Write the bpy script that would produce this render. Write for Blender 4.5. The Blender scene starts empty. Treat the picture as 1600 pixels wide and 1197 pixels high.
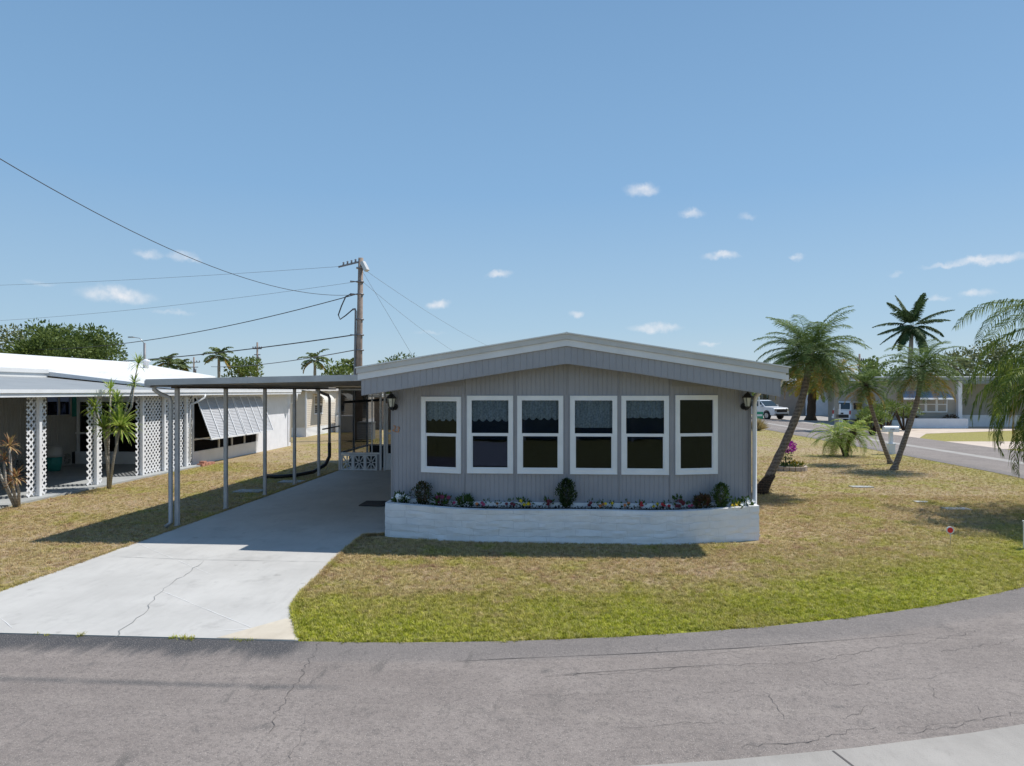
import bpy, math, random
from mathutils import Vector, Matrix
random.seed(7)
R = math.radians
S = bpy.context.scene
col = S.collection
# ------------------------------------------------------------------ camera
YAW = math.atan(75/1090)
cam = bpy.data.objects.new('camera', bpy.data.cameras.new('camera'))
col.objects.link(cam); S.camera = cam
cam.location = (0, 0, 2.75); cam.rotation_euler = (R(90), 0, YAW)
cam.data.sensor_width = 36; cam.data.lens = 1090/1600*36
cam.data.shift_y = 12.5/1600; cam.data.clip_start = .1; cam.data.clip_end = 3000
# ------------------------------------------------------------------ sky, sun, exposure
SUN = Vector((.55, .308, 1)).normalized()
S.view_settings.view_transform = 'Standard'; S.view_settings.look = 'None'
S.view_settings.exposure = 0.32; S.view_settings.gamma = 1
S.render.engine = 'CYCLES'
S.cycles.max_bounces = 8; S.cycles.transparent_max_bounces = 24
W = bpy.data.worlds.new('World'); S.world = W; W.use_nodes = True
nt = W.node_tree; nt.nodes.clear()
def N(nt, t, **k):
    n = nt.nodes.new(t)
    for a, b in k.items(): setattr(n, a, b)
    return n
def px_dir(u, v):
    a = (u-800)/1090; b = (611-v)/1090
    F = Vector((-math.sin(YAW), math.cos(YAW), 0)); Rr = Vector((math.cos(YAW), math.sin(YAW), 0))
    return (F + a*Rr + Vector((0, 0, b))).normalized()
CLOUDS = [(182,461,52,13,1),(178,456,26,13,1),(233,398,19,8,.55),(283,400,24,7,.5),(305,406,10,5,.4),(272,487,30,4,.3),(60,442,24,4,.25),
    (685,476,19,8,.85),(779,429,20,6,.7),(1004,297,26,10,.8),(1080,334,19,7,.6),(1168,338,12,5,.3),(1128,399,28,7,.8),
    (1244,403,12,5,.6),(1025,512,40,7,.75),(899,491,12,5,.6),(1545,405,60,8,.9),(1500,411,48,5,.7),(1526,459,24,7,.7),
    (1463,466,18,5,.5),(1110,537,18,4,.5),(670,520,26,3,.25),(1400,430,12,4,.3)]
def build_world():
    tc = N(nt, 'ShaderNodeTexCoord')
    sky = N(nt, 'ShaderNodeTexSky', sky_type='NISHITA', sun_disc=False)
    sky.sun_elevation = math.asin(SUN.z); sky.sun_rotation = math.atan2(SUN.x, SUN.y)
    sky.altitude = 0; sky.air_density = 1.0; sky.dust_density = .55; sky.ozone_density = 2.2
    nz = N(nt, 'ShaderNodeTexNoise'); nz.inputs['Scale'].default_value = 42; nz.inputs['Detail'].default_value = 6
    nz.inputs['Roughness'].default_value = .62
    nt.links.new(tc.outputs['Generated'], nz.inputs['Vector'])
    sub = N(nt, 'ShaderNodeVectorMath', operation='SUBTRACT'); sub.inputs[1].default_value = (.5, .5, .5)
    nt.links.new(nz.outputs['Color'], sub.inputs[0])
    sc = N(nt, 'ShaderNodeVectorMath', operation='SCALE'); sc.inputs['Scale'].default_value = .022
    nt.links.new(sub.outputs[0], sc.inputs[0])
    ad = N(nt, 'ShaderNodeVectorMath', operation='ADD')
    nt.links.new(tc.outputs['Generated'], ad.inputs[0]); nt.links.new(sc.outputs[0], ad.inputs[1])
    acc = None
    for (u, v, ru, rv, op) in CLOUDS:
        c = px_dir(u, v); U = c.cross(Vector((0, 0, 1))).normalized(); V = U.cross(c)
        k = 1/1090/(1+((u-800)/1090)**2)**.5
        d1 = N(nt, 'ShaderNodeVectorMath', operation='DOT_PRODUCT'); d1.inputs[1].default_value = U/(ru*k)
        d2 = N(nt, 'ShaderNodeVectorMath', operation='DOT_PRODUCT'); d2.inputs[1].default_value = V/(rv*k)
        d3 = N(nt, 'ShaderNodeVectorMath', operation='DOT_PRODUCT'); d3.inputs[1].default_value = c
        for d in (d1, d2, d3): nt.links.new(ad.outputs[0], d.inputs[0])
        cb = N(nt, 'ShaderNodeCombineXYZ'); nt.links.new(d1.outputs['Value'], cb.inputs[0]); nt.links.new(d2.outputs['Value'], cb.inputs[1])
        ln = N(nt, 'ShaderNodeVectorMath', operation='LENGTH'); nt.links.new(cb.outputs[0], ln.inputs[0])
        mr = N(nt, 'ShaderNodeMapRange', interpolation_type='SMOOTHSTEP'); mr.inputs[1].default_value = 1.25; mr.inputs[2].default_value = .15
        mr.inputs[3].default_value = 0; mr.inputs[4].default_value = op*.85
        nt.links.new(ln.outputs['Value'], mr.inputs[0])
        gt = N(nt, 'ShaderNodeMath', operation='GREATER_THAN'); gt.inputs[1].default_value = 0; nt.links.new(d3.outputs['Value'], gt.inputs[0])
        mu = N(nt, 'ShaderNodeMath', operation='MULTIPLY'); nt.links.new(mr.outputs[0], mu.inputs[0]); nt.links.new(gt.outputs[0], mu.inputs[1])
        if acc is None: acc = mu
        else:
            mx = N(nt, 'ShaderNodeMath', operation='MAXIMUM'); nt.links.new(acc.outputs[0], mx.inputs[0]); nt.links.new(mu.outputs[0], mx.inputs[1]); acc = mx
    nz2 = N(nt, 'ShaderNodeTexNoise'); nz2.inputs['Scale'].default_value = 70; nz2.inputs['Detail'].default_value = 8
    nt.links.new(tc.outputs['Generated'], nz2.inputs['Vector'])
    m2 = N(nt, 'ShaderNodeMapRange'); m2.inputs[1].default_value = .25; m2.inputs[2].default_value = .6; m2.inputs[3].default_value = .25; m2.inputs[4].default_value = 1
    nt.links.new(nz2.outputs['Fac'], m2.inputs[0])
    fm = N(nt, 'ShaderNodeMath', operation='MULTIPLY'); nt.links.new(acc.outputs[0], fm.inputs[0]); nt.links.new(m2.outputs[0], fm.inputs[1])
    mix = N(nt, 'ShaderNodeMix', data_type='RGBA'); mix.inputs['B'].default_value = (7.4, 7.4, 7.6, 1)
    # humid air brightens and evens out the physical sky: blend in a soft elevation gradient
    sz = N(nt, 'ShaderNodeSeparateXYZ'); nt.links.new(tc.outputs['Generated'], sz.inputs[0])
    cr = N(nt, 'ShaderNodeValToRGB'); nt.links.new(sz.outputs[2], cr.inputs[0]); E_ = cr.color_ramp.elements
    stops = [(0, (.50,.63,.73)), (.09, (.37,.55,.72)), (.27, (.235,.43,.68)), (.48, (.178,.345,.58)), (1, (.10,.22,.46))]
    E_[0].position = 0; E_[0].color = (*stops[0][1], 1); E_[1].position = 1; E_[1].color = (*stops[-1][1], 1)
    for p_, c_ in stops[1:-1]: e_ = E_.new(p_); e_.color = (*c_, 1)
    sv = N(nt, 'ShaderNodeVectorMath', operation='SCALE'); sv.inputs['Scale'].default_value = 8.57; nt.links.new(cr.outputs[0], sv.inputs[0])
    hz = N(nt, 'ShaderNodeMix', data_type='RGBA'); hz.inputs['Factor'].default_value = .85; nt.links.new(sky.outputs[0], hz.inputs['A']); nt.links.new(sv.outputs[0], hz.inputs['B'])
    nt.links.new(fm.outputs[0], mix.inputs['Factor']); nt.links.new(hz.outputs['Result'], mix.inputs['A'])
    bg = N(nt, 'ShaderNodeBackground'); bg.inputs['Strength'].default_value = .098
    nt.links.new(mix.outputs['Result'], bg.inputs[0])
    out = N(nt, 'ShaderNodeOutputWorld'); nt.links.new(bg.outputs[0], out.inputs[0])
build_world()
sl = bpy.data.lights.new('sun', 'SUN'); so = bpy.data.objects.new('sun', sl); col.objects.link(so)
sl.energy = 4.0; sl.angle = R(.53); sl.color = (1, .955, .89)
so.rotation_euler = SUN.to_track_quat('Z', 'Y').to_euler(); so.location = (0, 0, 30)

# ------------------------------------------------------------------ helpers
class MB:
    """collects shapes in world coordinates; build() links them as one mesh object"""
    def __init__(s): s.v = []; s.f = []; s.m = []; s.s = []
    def face(s, pts, m=0, sm=False):
        i = len(s.v); s.v += [tuple(p) for p in pts]; s.f.append(tuple(range(i, i+len(pts)))); s.m.append(m); s.s.append(sm)
    def box(s, x0, x1, y0, y1, z0, z1, m=0):
        i = len(s.v)
        s.v += [(x0,y0,z0),(x1,y0,z0),(x1,y1,z0),(x0,y1,z0),(x0,y0,z1),(x1,y0,z1),(x1,y1,z1),(x0,y1,z1)]
        for q in ((0,3,2,1),(4,5,6,7),(0,1,5,4),(1,2,6,5),(2,3,7,6),(3,0,4,7)):
            s.f.append(tuple(i+k for k in q)); s.m.append(m); s.s.append(False)
    def hexa(s, p, m=0):   # 8 points: bottom 4 ccw, top 4 ccw
        i = len(s.v); s.v += [tuple(a) for a in p]
        for q in ((0,3,2,1),(4,5,6,7),(0,1,5,4),(1,2,6,5),(2,3,7,6),(3,0,4,7)):
            s.f.append(tuple(i+k for k in q)); s.m.append(m); s.s.append(False)
    def prism(s, poly, d, m=0):   # polygon of 3D points extruded along vector d
        n = len(poly); i = len(s.v); d = Vector(d)
        s.v += [tuple(p) for p in poly] + [tuple(Vector(p)+d) for p in poly]
        s.f.append(tuple(range(i+n-1, i-1, -1))); s.f.append(tuple(range(i+n, i+2*n)))
        s.m += [m]*2; s.s += [False]*2
        for k in range(n):
            j = (k+1) % n; s.f.append((i+k, i+j, i+n+j, i+n+k)); s.m.append(m); s.s.append(False)
    def bar(s, a, b, w, h, m=0, up=(0,0,1)):
        a = Vector(a); b = Vector(b); d = (b-a).normalized(); up = Vector(up)
        if abs(d.dot(up)) > .98: up = Vector((1,0,0))
        x = d.cross(up).normalized()*w/2; y = x.normalized().cross(d)*h/2
        s.hexa([a-x-y, a+x-y, b+x-y, b-x-y, a-x+y, a+x+y, b+x+y, b-x+y], m)
    def tube(s, pts, r, n=8, m=0, sm=True, cap=True):
        pts = [Vector(p) for p in pts]; K = len(pts)
        rs = r if isinstance(r, (list, tuple)) else [r]*K
        i0 = len(s.v); ref = Vector((0,0,1)); prev = None
        for k in range(K):
            d = (pts[min(k+1, K-1)]-pts[max(k-1, 0)])
            d = d.normalized() if d.length > 1e-9 else Vector((0,0,1))
            if prev is None:
                x = d.cross(ref)
                if x.length < .05: x = d.cross(Vector((0,1,0)))
            else: x = prev - d*prev.dot(d)
            x.normalize(); prev = x; y = d.cross(x)
            for j in range(n):
                a = 2*math.pi*j/n; s.v.append(tuple(pts[k]+(x*math.cos(a)+y*math.sin(a))*rs[k]))
        for k in range(K-1):
            for j in range(n):
                a = i0+k*n+j; b = i0+k*n+(j+1) % n
                s.f.append((a, b, b+n, a+n)); s.m.append(m); s.s.append(sm)
        if cap:
            s.f.append(tuple(i0+j for j in range(n-1, -1, -1))); s.f.append(tuple(i0+(K-1)*n+j for j in range(n)))
            s.m += [m]*2; s.s += [False]*2
    def lathe(s, c, prof, n=16, m=0, sm=True):  # prof: (r,z)
        i0 = len(s.v); c = Vector(c)
        for (r, z) in prof:
            for j in range(n):
                a = 2*math.pi*j/n; s.v.append((c.x+r*math.cos(a), c.y+r*math.sin(a), c.z+z))
        for k in range(len(prof)-1):
            for j in range(n):
                a = i0+k*n+j; b = i0+k*n+(j+1) % n
                s.f.append((a, b, b+n, a+n)); s.m.append(m); s.s.append(sm)
        s.f.append(tuple(i0+j for j in range(n-1, -1, -1))); s.f.append(tuple(i0+(len(prof)-1)*n+j for j in range(n)))
        s.m += [m]*2; s.s += [False]*2
    def leaf(s, p, d, nrm, L, w, m=0):
        p = Vector(p); d = Vector(d).normalized(); side = d.cross(Vector(nrm)).normalized()*w/2
        mid = p+d*L*.45
        s.face([p, mid+side, p+d*L, mid-side], m)
    def build(s, name, mats, parent=None, loc=None, local=False):
        me = bpy.data.meshes.new(name)
        if parent is not None:
            o = parent; off = Vector(o.location)
            while o.parent: o = o.parent; off += Vector(o.location)
        else: off = Vector(loc) if loc is not None else Vector((0,0,0))
        if local: off = Vector((0,0,0))
        me.from_pydata([(x-off.x, y-off.y, z-off.z) for x, y, z in s.v], [], s.f)
        for mt in (mats if isinstance(mats, (list, tuple)) else [mats]): me.materials.append(mt)
        me.polygons.foreach_set('material_index', s.m); me.polygons.foreach_set('use_smooth', s.s); me.update()
        ob = bpy.data.objects.new(name, me); col.objects.link(ob)
        if parent is not None: ob.parent = parent
        elif loc is not None: ob.location = loc
        return ob
def tag(o, label=None, cat=None, group=None, kind=None):
    if label: o['label'] = label
    if cat: o['category'] = cat
    if group: o['group'] = group
    if kind: o['kind'] = kind
    return o
def thing(name, label, cat, loc=(0,0,0), rz=0, group=None):
    o = bpy.data.objects.new(name, None); col.objects.link(o); o.location = loc; o.rotation_euler = (0,0,rz)
    o.empty_display_size = .2
    return tag(o, label, cat, group)

# ------------------------------------------------------------------ materials
def newmat(name):
    m = bpy.data.materials.new(name); m.use_nodes = True; m.node_tree.nodes.clear(); return m, m.node_tree
def fin(m, t, color, rough, bump=None, bstr=.3, bdist=.02, **kw):
    b = N(t, 'ShaderNodeBsdfPrincipled'); o = N(t, 'ShaderNodeOutputMaterial'); t.links.new(b.outputs[0], o.inputs[0])
    if isinstance(color, tuple): b.inputs['Base Color'].default_value = (*color, 1)
    else: t.links.new(color, b.inputs['Base Color'])
    if isinstance(rough, (int, float)): b.inputs['Roughness'].default_value = rough
    else: t.links.new(rough, b.inputs['Roughness'])
    for k, v in kw.items(): b.inputs[k].default_value = v
    if bump is not None:
        bn = N(t, 'ShaderNodeBump'); bn.inputs['Strength'].default_value = bstr; bn.inputs['Distance'].default_value = bdist
        t.links.new(bump, bn.inputs['Height']); t.links.new(bn.outputs[0], b.inputs['Normal'])
    return b
def noise(t, vec, scale, detail=4, rough=.55, dist=0):
    n = N(t, 'ShaderNodeTexNoise'); n.inputs['Scale'].default_value = scale; n.inputs['Detail'].default_value = detail
    n.inputs['Roughness'].default_value = rough; n.inputs['Distortion'].default_value = dist
    if vec is not None: t.links.new(vec, n.inputs['Vector'])
    return n.outputs['Fac']
def ramp(t, fac, a, b, lo=0., hi=1.):
    r = N(t, 'ShaderNodeMapRange'); r.interpolation_type = 'SMOOTHSTEP'
    for i, v in ((1, a), (2, b), (3, lo), (4, hi)): r.inputs[i].default_value = v
    t.links.new(fac, r.inputs[0]); return r.outputs[0]
def mixc(t, fac, a, b, blend='MIX'):
    m = N(t, 'ShaderNodeMix', data_type='RGBA', blend_type=blend)
    for k, v in (('Factor', fac), ('A', a), ('B', b)):
        if isinstance(v, (int, float)): m.inputs[k].default_value = v
        elif isinstance(v, tuple): m.inputs[k].default_value = (*v, 1)
        else: t.links.new(v, m.inputs[k])
    return m.outputs['Result']
def mth(t, op, a, b=None):
    m = N(t, 'ShaderNodeMath', operation=op)
    for i, v in ((0, a), (1, b)):
        if v is None: continue
        if isinstance(v, (int, float)): m.inputs[i].default_value = v
        else: t.links.new(v, m.inputs[i])
    return m.outputs[0]
def pos(t): return N(t, 'ShaderNodeNewGeometry').outputs['Position']
def M(name, c, rough=.6, var=.12, scale=2.5, bump=0, bscale=60, dirt=None, **kw):
    m, t = newmat(name); p = pos(t)
    n = noise(t, p, scale, 6, .6)
    c1 = tuple(x*(1-var) for x in c); c2 = tuple(min(1, x*(1+var)) for x in c)
    cc = mixc(t, ramp(t, n, .3, .7), c1, c2)
    if dirt:
        n2 = noise(t, p, scale*3.1, 8, .7); cc = mixc(t, ramp(t, n2, .55, .75, 0, dirt[1]), cc, dirt[0])
    bp = noise(t, p, bscale, 4) if bump else None
    fin(m, t, cc, rough, bp, bump, .01, **kw); return m
def foliage(name, cols, scale=6, rough=.55, trans=.25):
    """leaf material; colour varies from leaf to leaf by position"""
    m, t = newmat(name); p = pos(t)
    n = noise(t, p, scale, 3, .6)
    w = N(t, 'ShaderNodeTexWhiteNoise'); q = N(t, 'ShaderNodeVectorMath', operation='SNAP'); q.inputs[1].default_value = (.07,)*3
    t.links.new(p, q.inputs[0]); t.links.new(q.outputs[0], w.inputs['Vector'])
    f = mth(t, 'ADD', mth(t, 'MULTIPLY', n, .7), mth(t, 'MULTIPLY', w.outputs['Value'], .3))
    r = N(t, 'ShaderNodeValToRGB'); t.links.new(f, r.inputs[0])
    els = r.color_ramp.elements
    els[0].position = .3; els[0].color = (*cols[0], 1); els[1].position = .7; els[1].color = (*cols[-1], 1)
    for i, c in enumerate(cols[1:-1]):
        e = els.new(.3+.4*(i+1)/(len(cols)-1)); e.color = (*c, 1)
    b = fin(m, t, r.outputs[0], rough, **{'Specular IOR Level': .3})
    tr = N(t, 'ShaderNodeBsdfTranslucent'); t.links.new(r.outputs[0], tr.inputs[0])
    mx = N(t, 'ShaderNodeMixShader'); mx.inputs[0].default_value = trans
    o = [n for n in t.nodes if n.type == 'OUTPUT_MATERIAL'][0]
    t.links.new(b.outputs[0], mx.inputs[1]); t.links.new(tr.outputs[0], mx.inputs[2]); t.links.new(mx.outputs[0], o.inputs[0])
    return m
def edge_distance(t):
    """metres inside the lawn (positive) or out on the street (negative), along the kerb line of the bend"""
    sp = N(t, 'ShaderNodeSeparateXYZ'); t.links.new(pos(t), sp.inputs[0])
    x = mth(t, 'ADD', mth(t, 'MAXIMUM', sp.outputs[0], -3.0), 3.0)
    y = mth(t, 'SUBTRACT', mth(t, 'MINIMUM', sp.outputs[1], 25.05), 25.05)
    l = mth(t, 'SQRT', mth(t, 'ADD', mth(t, 'MULTIPLY', x, x), mth(t, 'MULTIPLY', y, y)))
    return mth(t, 'SUBTRACT', 17.6, l), sp
def lawn_color(t, blade=False):
    p = pos(t); d, sp = edge_distance(t)
    big = noise(t, p, .35, 4, .55); med = noise(t, p, 1.6, 5, .6); fine = noise(t, p, 14, 3, .6)
    dry = mixc(t, ramp(t, fine, .35, .65), (.33,.245,.110), (.50,.39,.20))
    straw = mixc(t, ramp(t, fine, .4, .7), (.43,.31,.19), (.55,.43,.28))
    dry = mixc(t, ramp(t, med, .47, .56), dry, straw)
    earth = mth(t, 'MULTIPLY', ramp(t, noise(t, p, 2.1, 6, .72), .50, .60), ramp(t, big, .36, .5)); dry = mixc(t, mth(t, 'MULTIPLY', earth, .9), dry, mixc(t, ramp(t, fine, .35, .65), (.25,.15,.09), (.46,.31,.20)))
    olive = mixc(t, ramp(t, fine, .35, .65), (.24,.225,.035), (.43,.385,.09))
    lush = mixc(t, ramp(t, fine, .35, .65), (.19,.225,.010), (.42,.43,.035))
    # greener towards the street edge, parched in front of the planter
    d0 = d; d = mth(t, 'MAXIMUM', d, mth(t, 'SUBTRACT', -4.5, d))
    ds = mth(t, 'ADD', d, mth(t, 'MULTIPLY', mth(t, 'SUBTRACT', med, .5), 3.6))
    yf_ = ramp(t, sp.outputs[1], 11.5, 17, 1, .25)
    g1 = mth(t, 'MAXIMUM', mth(t, 'MULTIPLY', ramp(t, ds, 2.7, 1.0), yf_), ramp(t, d0, -6.2, -6.4))
    c = mixc(t, ramp(t, mth(t, 'ADD', mth(t, 'MULTIPLY', big, .5), mth(t, 'MULTIPLY', med, .5)), .485, .60), dry, olive)
    c = mixc(t, g1, c, olive)
    sp5 = noise(t, p, 5.5, 4, .65); c = mixc(t, ramp(t, sp5, .52, .62, 0, .6), c, dry); c = mixc(t, ramp(t, sp5, .46, .36, 0, .4), c, olive)
    g2 = mth(t, 'MULTIPLY', mth(t, 'MULTIPLY', ramp(t, ds, 2.1, .5), yf_), ramp(t, big, .38, .55, .35, 1))
    return mixc(t, g2, c, lush)
def mat_lawn():
    m, t = newmat('lawn_soil_and_thatch'); c = lawn_color(t)
    f = noise(t, pos(t), 45, 5, .7)
    c = mixc(t, ramp(t, f, .35, .6), mixc(t, .6, c, (.07,.05,.03)), c)
    fin(m, t, c, .95, noise(t, pos(t), 30, 6, .75), .9, .03); return m
def mat_blade():
    m, t = newmat('grass_blade'); c = lawn_color(t)
    oi = N(t, 'ShaderNodeObjectInfo')
    c = mixc(t, ramp(t, oi.outputs['Random'], .3, 1, .0, .5), c, (.50,.42,.22)); c = mixc(t, ramp(t, oi.outputs['Random'], .3, 0, 0, .55), c, (.10,.11,.02))
    hs = N(t, 'ShaderNodeHueSaturation'); t.links.new(c, hs.inputs['Color']); hs.inputs['Value'].default_value = 1.3; hs.inputs['Saturation'].default_value = 1.0
    b = fin(m, t, hs.outputs[0], .7, **{'Specular IOR Level': .2})
    tr = N(t, 'ShaderNodeBsdfTranslucent'); t.links.new(hs.outputs[0], tr.inputs[0]); mx = N(t, 'ShaderNodeMixShader'); mx.inputs[0].default_value = .3
    o = [n for n in t.nodes if n.type == 'OUTPUT_MATERIAL'][0]
    t.links.new(b.outputs[0], mx.inputs[1]); t.links.new(tr.outputs[0], mx.inputs[2]); t.links.new(mx.outputs[0], o.inputs[0])
    return m
def mat_asphalt():
    m, t = newmat('worn_asphalt'); p = pos(t); d, sp = edge_distance(t)
    X = sp.outputs[0]
    big = noise(t, p, .7, 5, .6); med = noise(t, p, 5, 6, .65); fine = noise(t, p, 95, 3, .7); fine2 = noise(t, p, 38, 4, .7)
    c = mixc(t, ramp(t, big, .3, .7), (.205,.177,.160), (.275,.240,.217))
    c = mixc(t, ramp(t, med, .3, .75, 0, .55), c, (.192,.166,.152))
    mpx = N(t, 'ShaderNodeMapping'); mpx.inputs['Scale'].default_value = (.25, 2.6, 1); t.links.new(p, mpx.inputs[0])
    c = mixc(t, ramp(t, noise(t, mpx.outputs[0], 1.6, 6, .65), .5, .68, 0, .4), c, (.30,.262,.232))
    c = mixc(t, ramp(t, noise(t, p, 16, 5, .75), .52, .36, 0, .45), c, (.13,.115,.105))
    # new black sealer spilled along the driveway mouth, streaking outwards
    mp = N(t, 'ShaderNodeMapping'); mp.inputs['Scale'].default_value = (2.2, .35, 1); mp.inputs['Rotation'].default_value = (0, 0, .75); t.links.new(p, mp.inputs[0])
    st = noise(t, mp.outputs[0], 1.6, 6, .65)
    dn = mth(t, 'ADD', d, mth(t, 'MULTIPLY', st, .95))
    seal = mth(t, 'MULTIPLY', ramp(t, dn, -.15, .25), ramp(t, X, -2.6, -2.9, .18, 1))
    c = mixc(t, seal, c, (.062,.062,.066))
    edge = mth(t, 'MULTIPLY', ramp(t, d, -.62, -.48), ramp(t, X, -2.9, -2.6)); c = mixc(t, mth(t, 'MULTIPLY', edge, .38), c, (.15,.142,.140))
    # tyre rubbed band
    wv = mth(t, 'ABSOLUTE', mth(t, 'ADD', d, 1.16))
    band = mth(t, 'MULTIPLY', mth(t, 'MULTIPLY', ramp(t, wv, .10, .0), ramp(t, X, -1.9, -2.3)), ramp(t, med, .3, .6, .3, .75)); c = mixc(t, band, c, (.09,.088,.088))
    mpd = N(t, 'ShaderNodeMapping'); mpd.inputs['Scale'].default_value = (3.2, .8, 1); mpd.inputs['Rotation'].default_value = (0, 0, .9); t.links.new(p, mpd.inputs[0])
    smu = mth(t, 'MULTIPLY', ramp(t, noise(t, mpd.outputs[0], 1.1, 4, .6), .60, .70), ramp(t, X, .6, -.6)); c = mixc(t, mth(t, 'MULTIPLY', smu, .6), c, (.095,.088,.082))
    blot = mth(t, 'MULTIPLY', ramp(t, noise(t, p, 2.3, 3, .5), .62, .72), ramp(t, med, .45, .6)); c = mixc(t, mth(t, 'MULTIPLY', blot, .6), c, (.085,.082,.08))
    c = mixc(t, ramp(t, fine, .56, .68, 0, .7), c, (.52,.47,.43))
    c = mixc(t, ramp(t, fine2, .48, .34, 0, .6), c, (.11,.10,.095))
    fin(m, t, c, .9, fine2, .7, .012, **{'Specular IOR Level': .3}); return m
def mat_concrete(name, a, b, stain=None, bs=.25):
    m, t = newmat(name); p = pos(t)
    big = noise(t, p, .9, 6, .65); fine = noise(t, p, 60, 4, .7)
    mp = N(t, 'ShaderNodeMapping'); mp.inputs['Scale'].default_value = (1, .25, 1); mp.inputs['Rotation'].default_value = (0,0,1.3); t.links.new(p, mp.inputs[0])
    sw = noise(t, mp.outputs[0], 7, 6, .7)
    c = mixc(t, ramp(t, big, .3, .7), a, b)
    c = mixc(t, ramp(t, sw, .45, .75, 0, .4), c, tuple(x*.86 for x in a))
    if name == 'driveway_concrete':
        c = mixc(t, ramp(t, noise(t, p, 1.3, 7, .72), .54, .70, 0, .55), c, (.33,.32,.30))
        c = mixc(t, ramp(t, noise(t, p, 4.2, 3, .5), .68, .76, 0, .5), c, (.24,.225,.205))
    if stain: c = mixc(t, ramp(t, noise(t, p, 3.5, 8, .7), .6, .75, 0, .5), c, stain)
    c = mixc(t, ramp(t, fine, .6, .75, 0, .3), c, tuple(x*.7 for x in a))
    fin(m, t, c, .8, fine, bs, .006); return m
def mat_glass(name, tint=(.55,.6,.62), wav=.15):
    m, t = newmat(name); p = pos(t)
    tr = N(t, 'ShaderNodeBsdfTransparent'); tr.inputs[0].default_value = (*tint, 1)
    gl = N(t, 'ShaderNodeBsdfGlossy'); gl.inputs['Roughness'].default_value = .015; gl.inputs[0].default_value = (.50,.62,1,1)
    fr = N(t, 'ShaderNodeFresnel'); fr.inputs[0].default_value = 1.48
    b = N(t, 'ShaderNodeBump'); b.inputs['Strength'].default_value = wav; b.inputs['Distance'].default_value = .012
    t.links.new(noise(t, p, 1.3, 1, .4), b.inputs['Height']); t.links.new(b.outputs[0], gl.inputs['Normal'])
    mx = N(t, 'ShaderNodeMixShader'); t.links.new(fr.outputs[0], mx.inputs[0]); t.links.new(tr.outputs[0], mx.inputs[1]); t.links.new(gl.outputs[0], mx.inputs[2])
    o = N(t, 'ShaderNodeOutputMaterial'); t.links.new(mx.outputs[0], o.inputs[0]); return m
def mat_screen(name, op=.5, c=(.02,.02,.022)):
    m, t = newmat(name)
    tr = N(t, 'ShaderNodeBsdfTransparent'); df = N(t, 'ShaderNodeBsdfDiffuse'); df.inputs[0].default_value = (*c, 1)
    mx = N(t, 'ShaderNodeMixShader'); mx.inputs[0].default_value = op; t.links.new(tr.outputs[0], mx.inputs[1]); t.links.new(df.outputs[0], mx.inputs[2])
    o = N(t, 'ShaderNodeOutputMaterial'); t.links.new(mx.outputs[0], o.inputs[0]); return m
def mat_block():
    """white painted slump stone: uneven courses with sunken joints"""
    m, t = newmat('painted_slump_block'); tc = N(t, 'ShaderNodeUVMap'); 
    p = pos(t); nz = N(t, 'ShaderNodeTexNoise'); nz.inputs['Scale'].default_value = 3.2; nz.inputs['Detail'].default_value = 3; t.links.new(p, nz.inputs['Vector'])
    sp = N(t, 'ShaderNodeSeparateXYZ'); t.links.new(p, sp.inputs[0])
    cb = N(t, 'ShaderNodeCombineXYZ'); t.links.new(mth(t, 'ADD', sp.outputs[0], mth(t, 'MULTIPLY', sp.outputs[1], .6)), cb.inputs[0])
    t.links.new(mth(t, 'ADD', sp.outputs[2], mth(t, 'MULTIPLY', mth(t, 'SUBTRACT', nz.outputs['Fac'], .5), .14)), cb.inputs[1])
    br = N(t, 'ShaderNodeTexBrick'); br.inputs['Scale'].default_value = 1; br.inputs['Mortar Size'].default_value = .009; br.inputs['Mortar Smooth'].default_value = .6
    br.inputs['Brick Width'].default_value = .46; br.inputs['Row Height'].default_value = .128; br.offset = .43; t.links.new(cb.outputs[0], br.inputs['Vector'])
    br.squash = 1.5; br.squash_frequency = 3
    h = mth(t, 'ADD', mth(t, 'MULTIPLY', mth(t, 'SUBTRACT', 1., br.outputs['Fac']), 1), mth(t, 'MULTIPLY', noise(t, p, 11, 5, .6), .55))
    vis = ramp(t, noise(t, p, 1.7, 2), .4, .65, .1, .8)
    c = mixc(t, mth(t, 'MULTIPLY', br.outputs['Fac'], mth(t, 'MULTIPLY', vis, .55)), mixc(t, ramp(t, noise(t, p, 2.4, 6, .6), .3, .7), (.76,.77,.79), (.85,.85,.86)), (.52,.53,.56))
    fin(m, t, c, .7, h, .45, .012); return m
def mat_bark(name, a, b, ring=26):
    m, t = newmat(name); p = pos(t)
    sp = N(t, 'ShaderNodeSeparateXYZ'); t.links.new(p, sp.inputs[0])
    z = mth(t, 'ADD', sp.outputs[2], mth(t, 'MULTIPLY', noise(t, p, 4, 2), .12))
    s = mth(t, 'SINE', mth(t, 'MULTIPLY', z, ring*2.4)); n = noise(t, p, 22, 6, .7)
    f = mth(t, 'ADD', mth(t, 'MULTIPLY', s, .09), n)
    c = mixc(t, ramp(t, f, .3, .75), a, b)
    fin(m, t, c, .92, f, .8, .02); return m

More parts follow.
